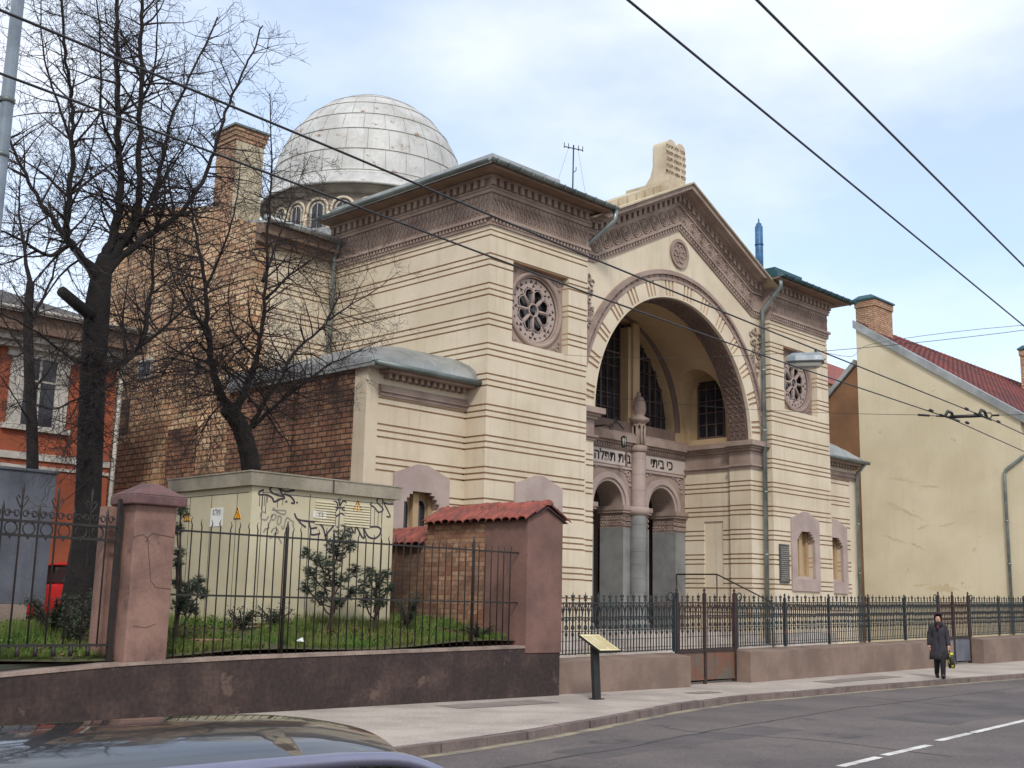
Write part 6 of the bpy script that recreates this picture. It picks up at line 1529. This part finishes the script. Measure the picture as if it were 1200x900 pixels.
for i in range(13):
    lat = -pi/2*.75+(pi/2*1.75)*i/12
    for k in range(n+1):
        th = R(52)+(2*pi-R(104))*k/n
        r = .118*cos(lat)+.004*sin(7*th); vs.append(hc+(fdir*cos(th)*r*1.1+fl*sin(th)*r*.98)*HS+Vector((0, 0, .135*sin(lat)*HS)))
m.add(vs, [(i*(n+1)+j, i*(n+1)+j+1, (i+1)*(n+1)+j+1, (i+1)*(n+1)+j) for i in range(12) for j in range(n)], 0, True)
m.tube([hc+(fdir*.09+fl*.075)*HS+Vector((0, 0, .03)), hc+(fdir*.05+fl*.09)*HS+Vector((0, 0, .1)), hc+(fdir*.06)*HS+Vector((0, 0, .125)), hc+(fdir*.05-fl*.09)*HS+Vector((0, 0, .1)), hc+(fdir*.09-fl*.075)*HS+Vector((0, 0, .03))], [.02, .026, .03, .026, .02], 7)
loft(m, [((0, .03, 1.38), .13, .12, .04), ((0, .035, 1.45), .115, .11, .05), ((0, .03, 1.52), .08, .08, .03)])
m.tube([W(.0, .14, 1.46), W(.03, .17, 1.38), W(.05, .175, 1.27)], [.03, .028, .02], 7)
so_ = m.build('headscarf', SCARF, PN); so_.modifiers.new('solid', 'SOLIDIFY').thickness = .008
m = MB()     # face
fc = W(0, .02, 1.60)
m.tube([fc+fdir*.088*HS+Vector((0, 0, .025)), fc+fdir*.112*HS+Vector((0, 0, -.015)), fc+fdir*.095*HS+Vector((0, 0, -.025))], [.009, .014, .008], 6, 0); nose = m.build('nose', SKIN, PN)
for s in (-1, 1): m = MB(); m.lathe([(0, -.009), (.012, 0), (0, .009)], fc+fdir*.087*HS+fl*s*.032+Vector((0, 0, .022)), 8); m.build('eye', TXT, PN)
m = MB(); c = fc+fdir*.092*HS+Vector((0, 0, -.05)); m.tube([c-fl*.022, c+fdir*.004, c+fl*.022], .005, 5); m.build('mouth', MAUVED, PN)
for k, s in (('l', -1), ('r', 1)):
    h = W(*J[k+'h'][:3]); m = MB()
    for q in range(4): 
        b0 = h+fdir*(-.028+.019*q)*1.0+Vector((0, 0, -.02)); L = (.06, .07, .066, .05)[q]
        m.tube([b0, b0+Vector((0, 0, -L*.5))-fl*s*.012, b0+Vector((0, 0, -L))-fl*s*.032], [.0105, .0095, .007], 6)
    m.tube([h+fdir*.03, h+fdir*.055-fl*s*.02+Vector((0, 0, -.03)), h+fdir*.05-fl*s*.03+Vector((0, 0, -.06))], [.012, .01, .008], 6)
    m.build('fingers', SKIN, PN)
# her bag
hb = W(*J['lh'][:3]) if (W(*J['lh'][:3])-CAM).dot(RT) > (W(*J['rh'][:3])-CAM).dot(RT) else W(*J['rh'][:3])
hb = hb+Vector((0, 0, -.05)); m = MB(); side = fl*(1 if (hb-pb).dot(fl) > 0 else -1)
B0 = thing('shopping_bag', 'black and yellow shopping bag in the hand of the walking woman', 'bag', hb+Vector((0, 0, -.45)))
vs = []; secs = [(.10, .05, -.06), (.13, .075, -.14), (.15, .09, -.26), (.15, .09, -.38), (.11, .07, -.45)]
for a, b_, z in secs:
    for k in range(14): th = 2*pi*k/14; q = 1+.06*sin(3*th+z*20); vs.append(hb+side*.05+fdir*a*cos(th)*q+fl*b_*sin(th)*q+Vector((0, 0, z)))
m.add(vs, [(i*14+j, i*14+(j+1) % 14, (i+1)*14+(j+1) % 14, (i+1)*14+j) for i in range(4) for j in range(14)]+[tuple(range(56, 70)), tuple(range(13, -1, -1))], 0, True); m.build('sack', BAGM, B0)
m = MB(); m.tube([hb+side*.03+fdir*.07+Vector((0, 0, -.07)), hb+fdir*.03+Vector((0, 0, .0)), hb-fdir*.03+Vector((0, 0, .0)), hb+side*.03-fdir*.07+Vector((0, 0, -.07))], .008, 5); m.build('handle', TXT, B0)
# ================================================================== LIGHT, SKY
SUN_AZ, SUN_EL = -42.0, 42.0     # azimuth measured from the facade normal towards the camera's left, degrees
world = bpy.data.worlds.new('World'); SC.world = world; world.use_nodes = True
nt = world.node_tree; bg = nt.nodes['Background']
d_sun = Vector((sin(R(SUN_AZ))*cos(R(SUN_EL)), -cos(R(SUN_AZ))*cos(R(SUN_EL)), sin(R(SUN_EL))))   # towards the sun
sky = nt.nodes.new('ShaderNodeTexSky'); sky.sky_type = 'NISHITA'; sky.sun_disc = False
sky.sun_elevation = R(SUN_EL); sky.sun_rotation = math.atan2(d_sun.x, d_sun.y)
sky.altitude = 120; sky.air_density = 1.0; sky.dust_density = 1.5; sky.ozone_density = 1.0
tc = nt.nodes.new('ShaderNodeTexCoord'); mp = nt.nodes.new('ShaderNodeMapping'); nt.links.new(tc.outputs['Generated'], mp.inputs[0]); mp.inputs['Scale'].default_value = (1, 1, 2.2); mp.inputs['Location'].default_value = (0.35, 0.1, 0.2)
n1 = N(nt, 'ShaderNodeTexNoise', Scale=1.7, Detail=7.0, Roughness=0.52); nt.links.new(mp.outputs[0], n1.inputs[0])
n2 = N(nt, 'ShaderNodeTexNoise', Scale=3.2, Detail=5.0, Roughness=0.5); nt.links.new(mp.outputs[0], n2.inputs[0])
dot = nt.nodes.new('ShaderNodeVectorMath'); dot.operation = 'DOT_PRODUCT'; nt.links.new(tc.outputs['Generated'], dot.inputs[0]); dot.inputs[1].default_value = (0.93, 0.18, 0.32)
bias = ramp(nt, dot.outputs['Value'], 0.72, 0.97, 0.12, -0.09)
add = nt.nodes.new('ShaderNodeMath'); add.operation = 'ADD'; nt.links.new(n1.outputs[0], add.inputs[0]); nt.links.new(bias, add.inputs[1])
cover = ramp(nt, add.outputs[0], 0.36, 0.60, 0.38, 1.0)
shade = ramp(nt, n2.outputs[0], 0.35, 0.68)
cloud = mixc(nt, shade, (8.5, 9.4, 10.8), (10.1, 10.4, 11.0))
blue = mixc(nt, 1.0, sky.outputs[0], (1.7, 1.85, 1.95), 'MULTIPLY')
nt.links.new(mixc(nt, cover, blue, cloud), bg.inputs['Color'])
bg.inputs['Strength'].default_value = 0.108
sd = bpy.data.lights.new('sun', 'SUN'); sd.energy = 1.9; sd.angle = R(10); sd.color = (1.0, 0.96, 0.9)
so = bpy.data.objects.new('sun', sd); COL.objects.link(so); so.rotation_euler = (-d_sun).to_track_quat('-Z', 'Y').to_euler()
SC.view_settings.view_transform = 'Standard'; SC.view_settings.look = 'None'; SC.view_settings.exposure = 0.14; SC.view_settings.gamma = 1.0
SC.view_settings.use_curve_mapping = False
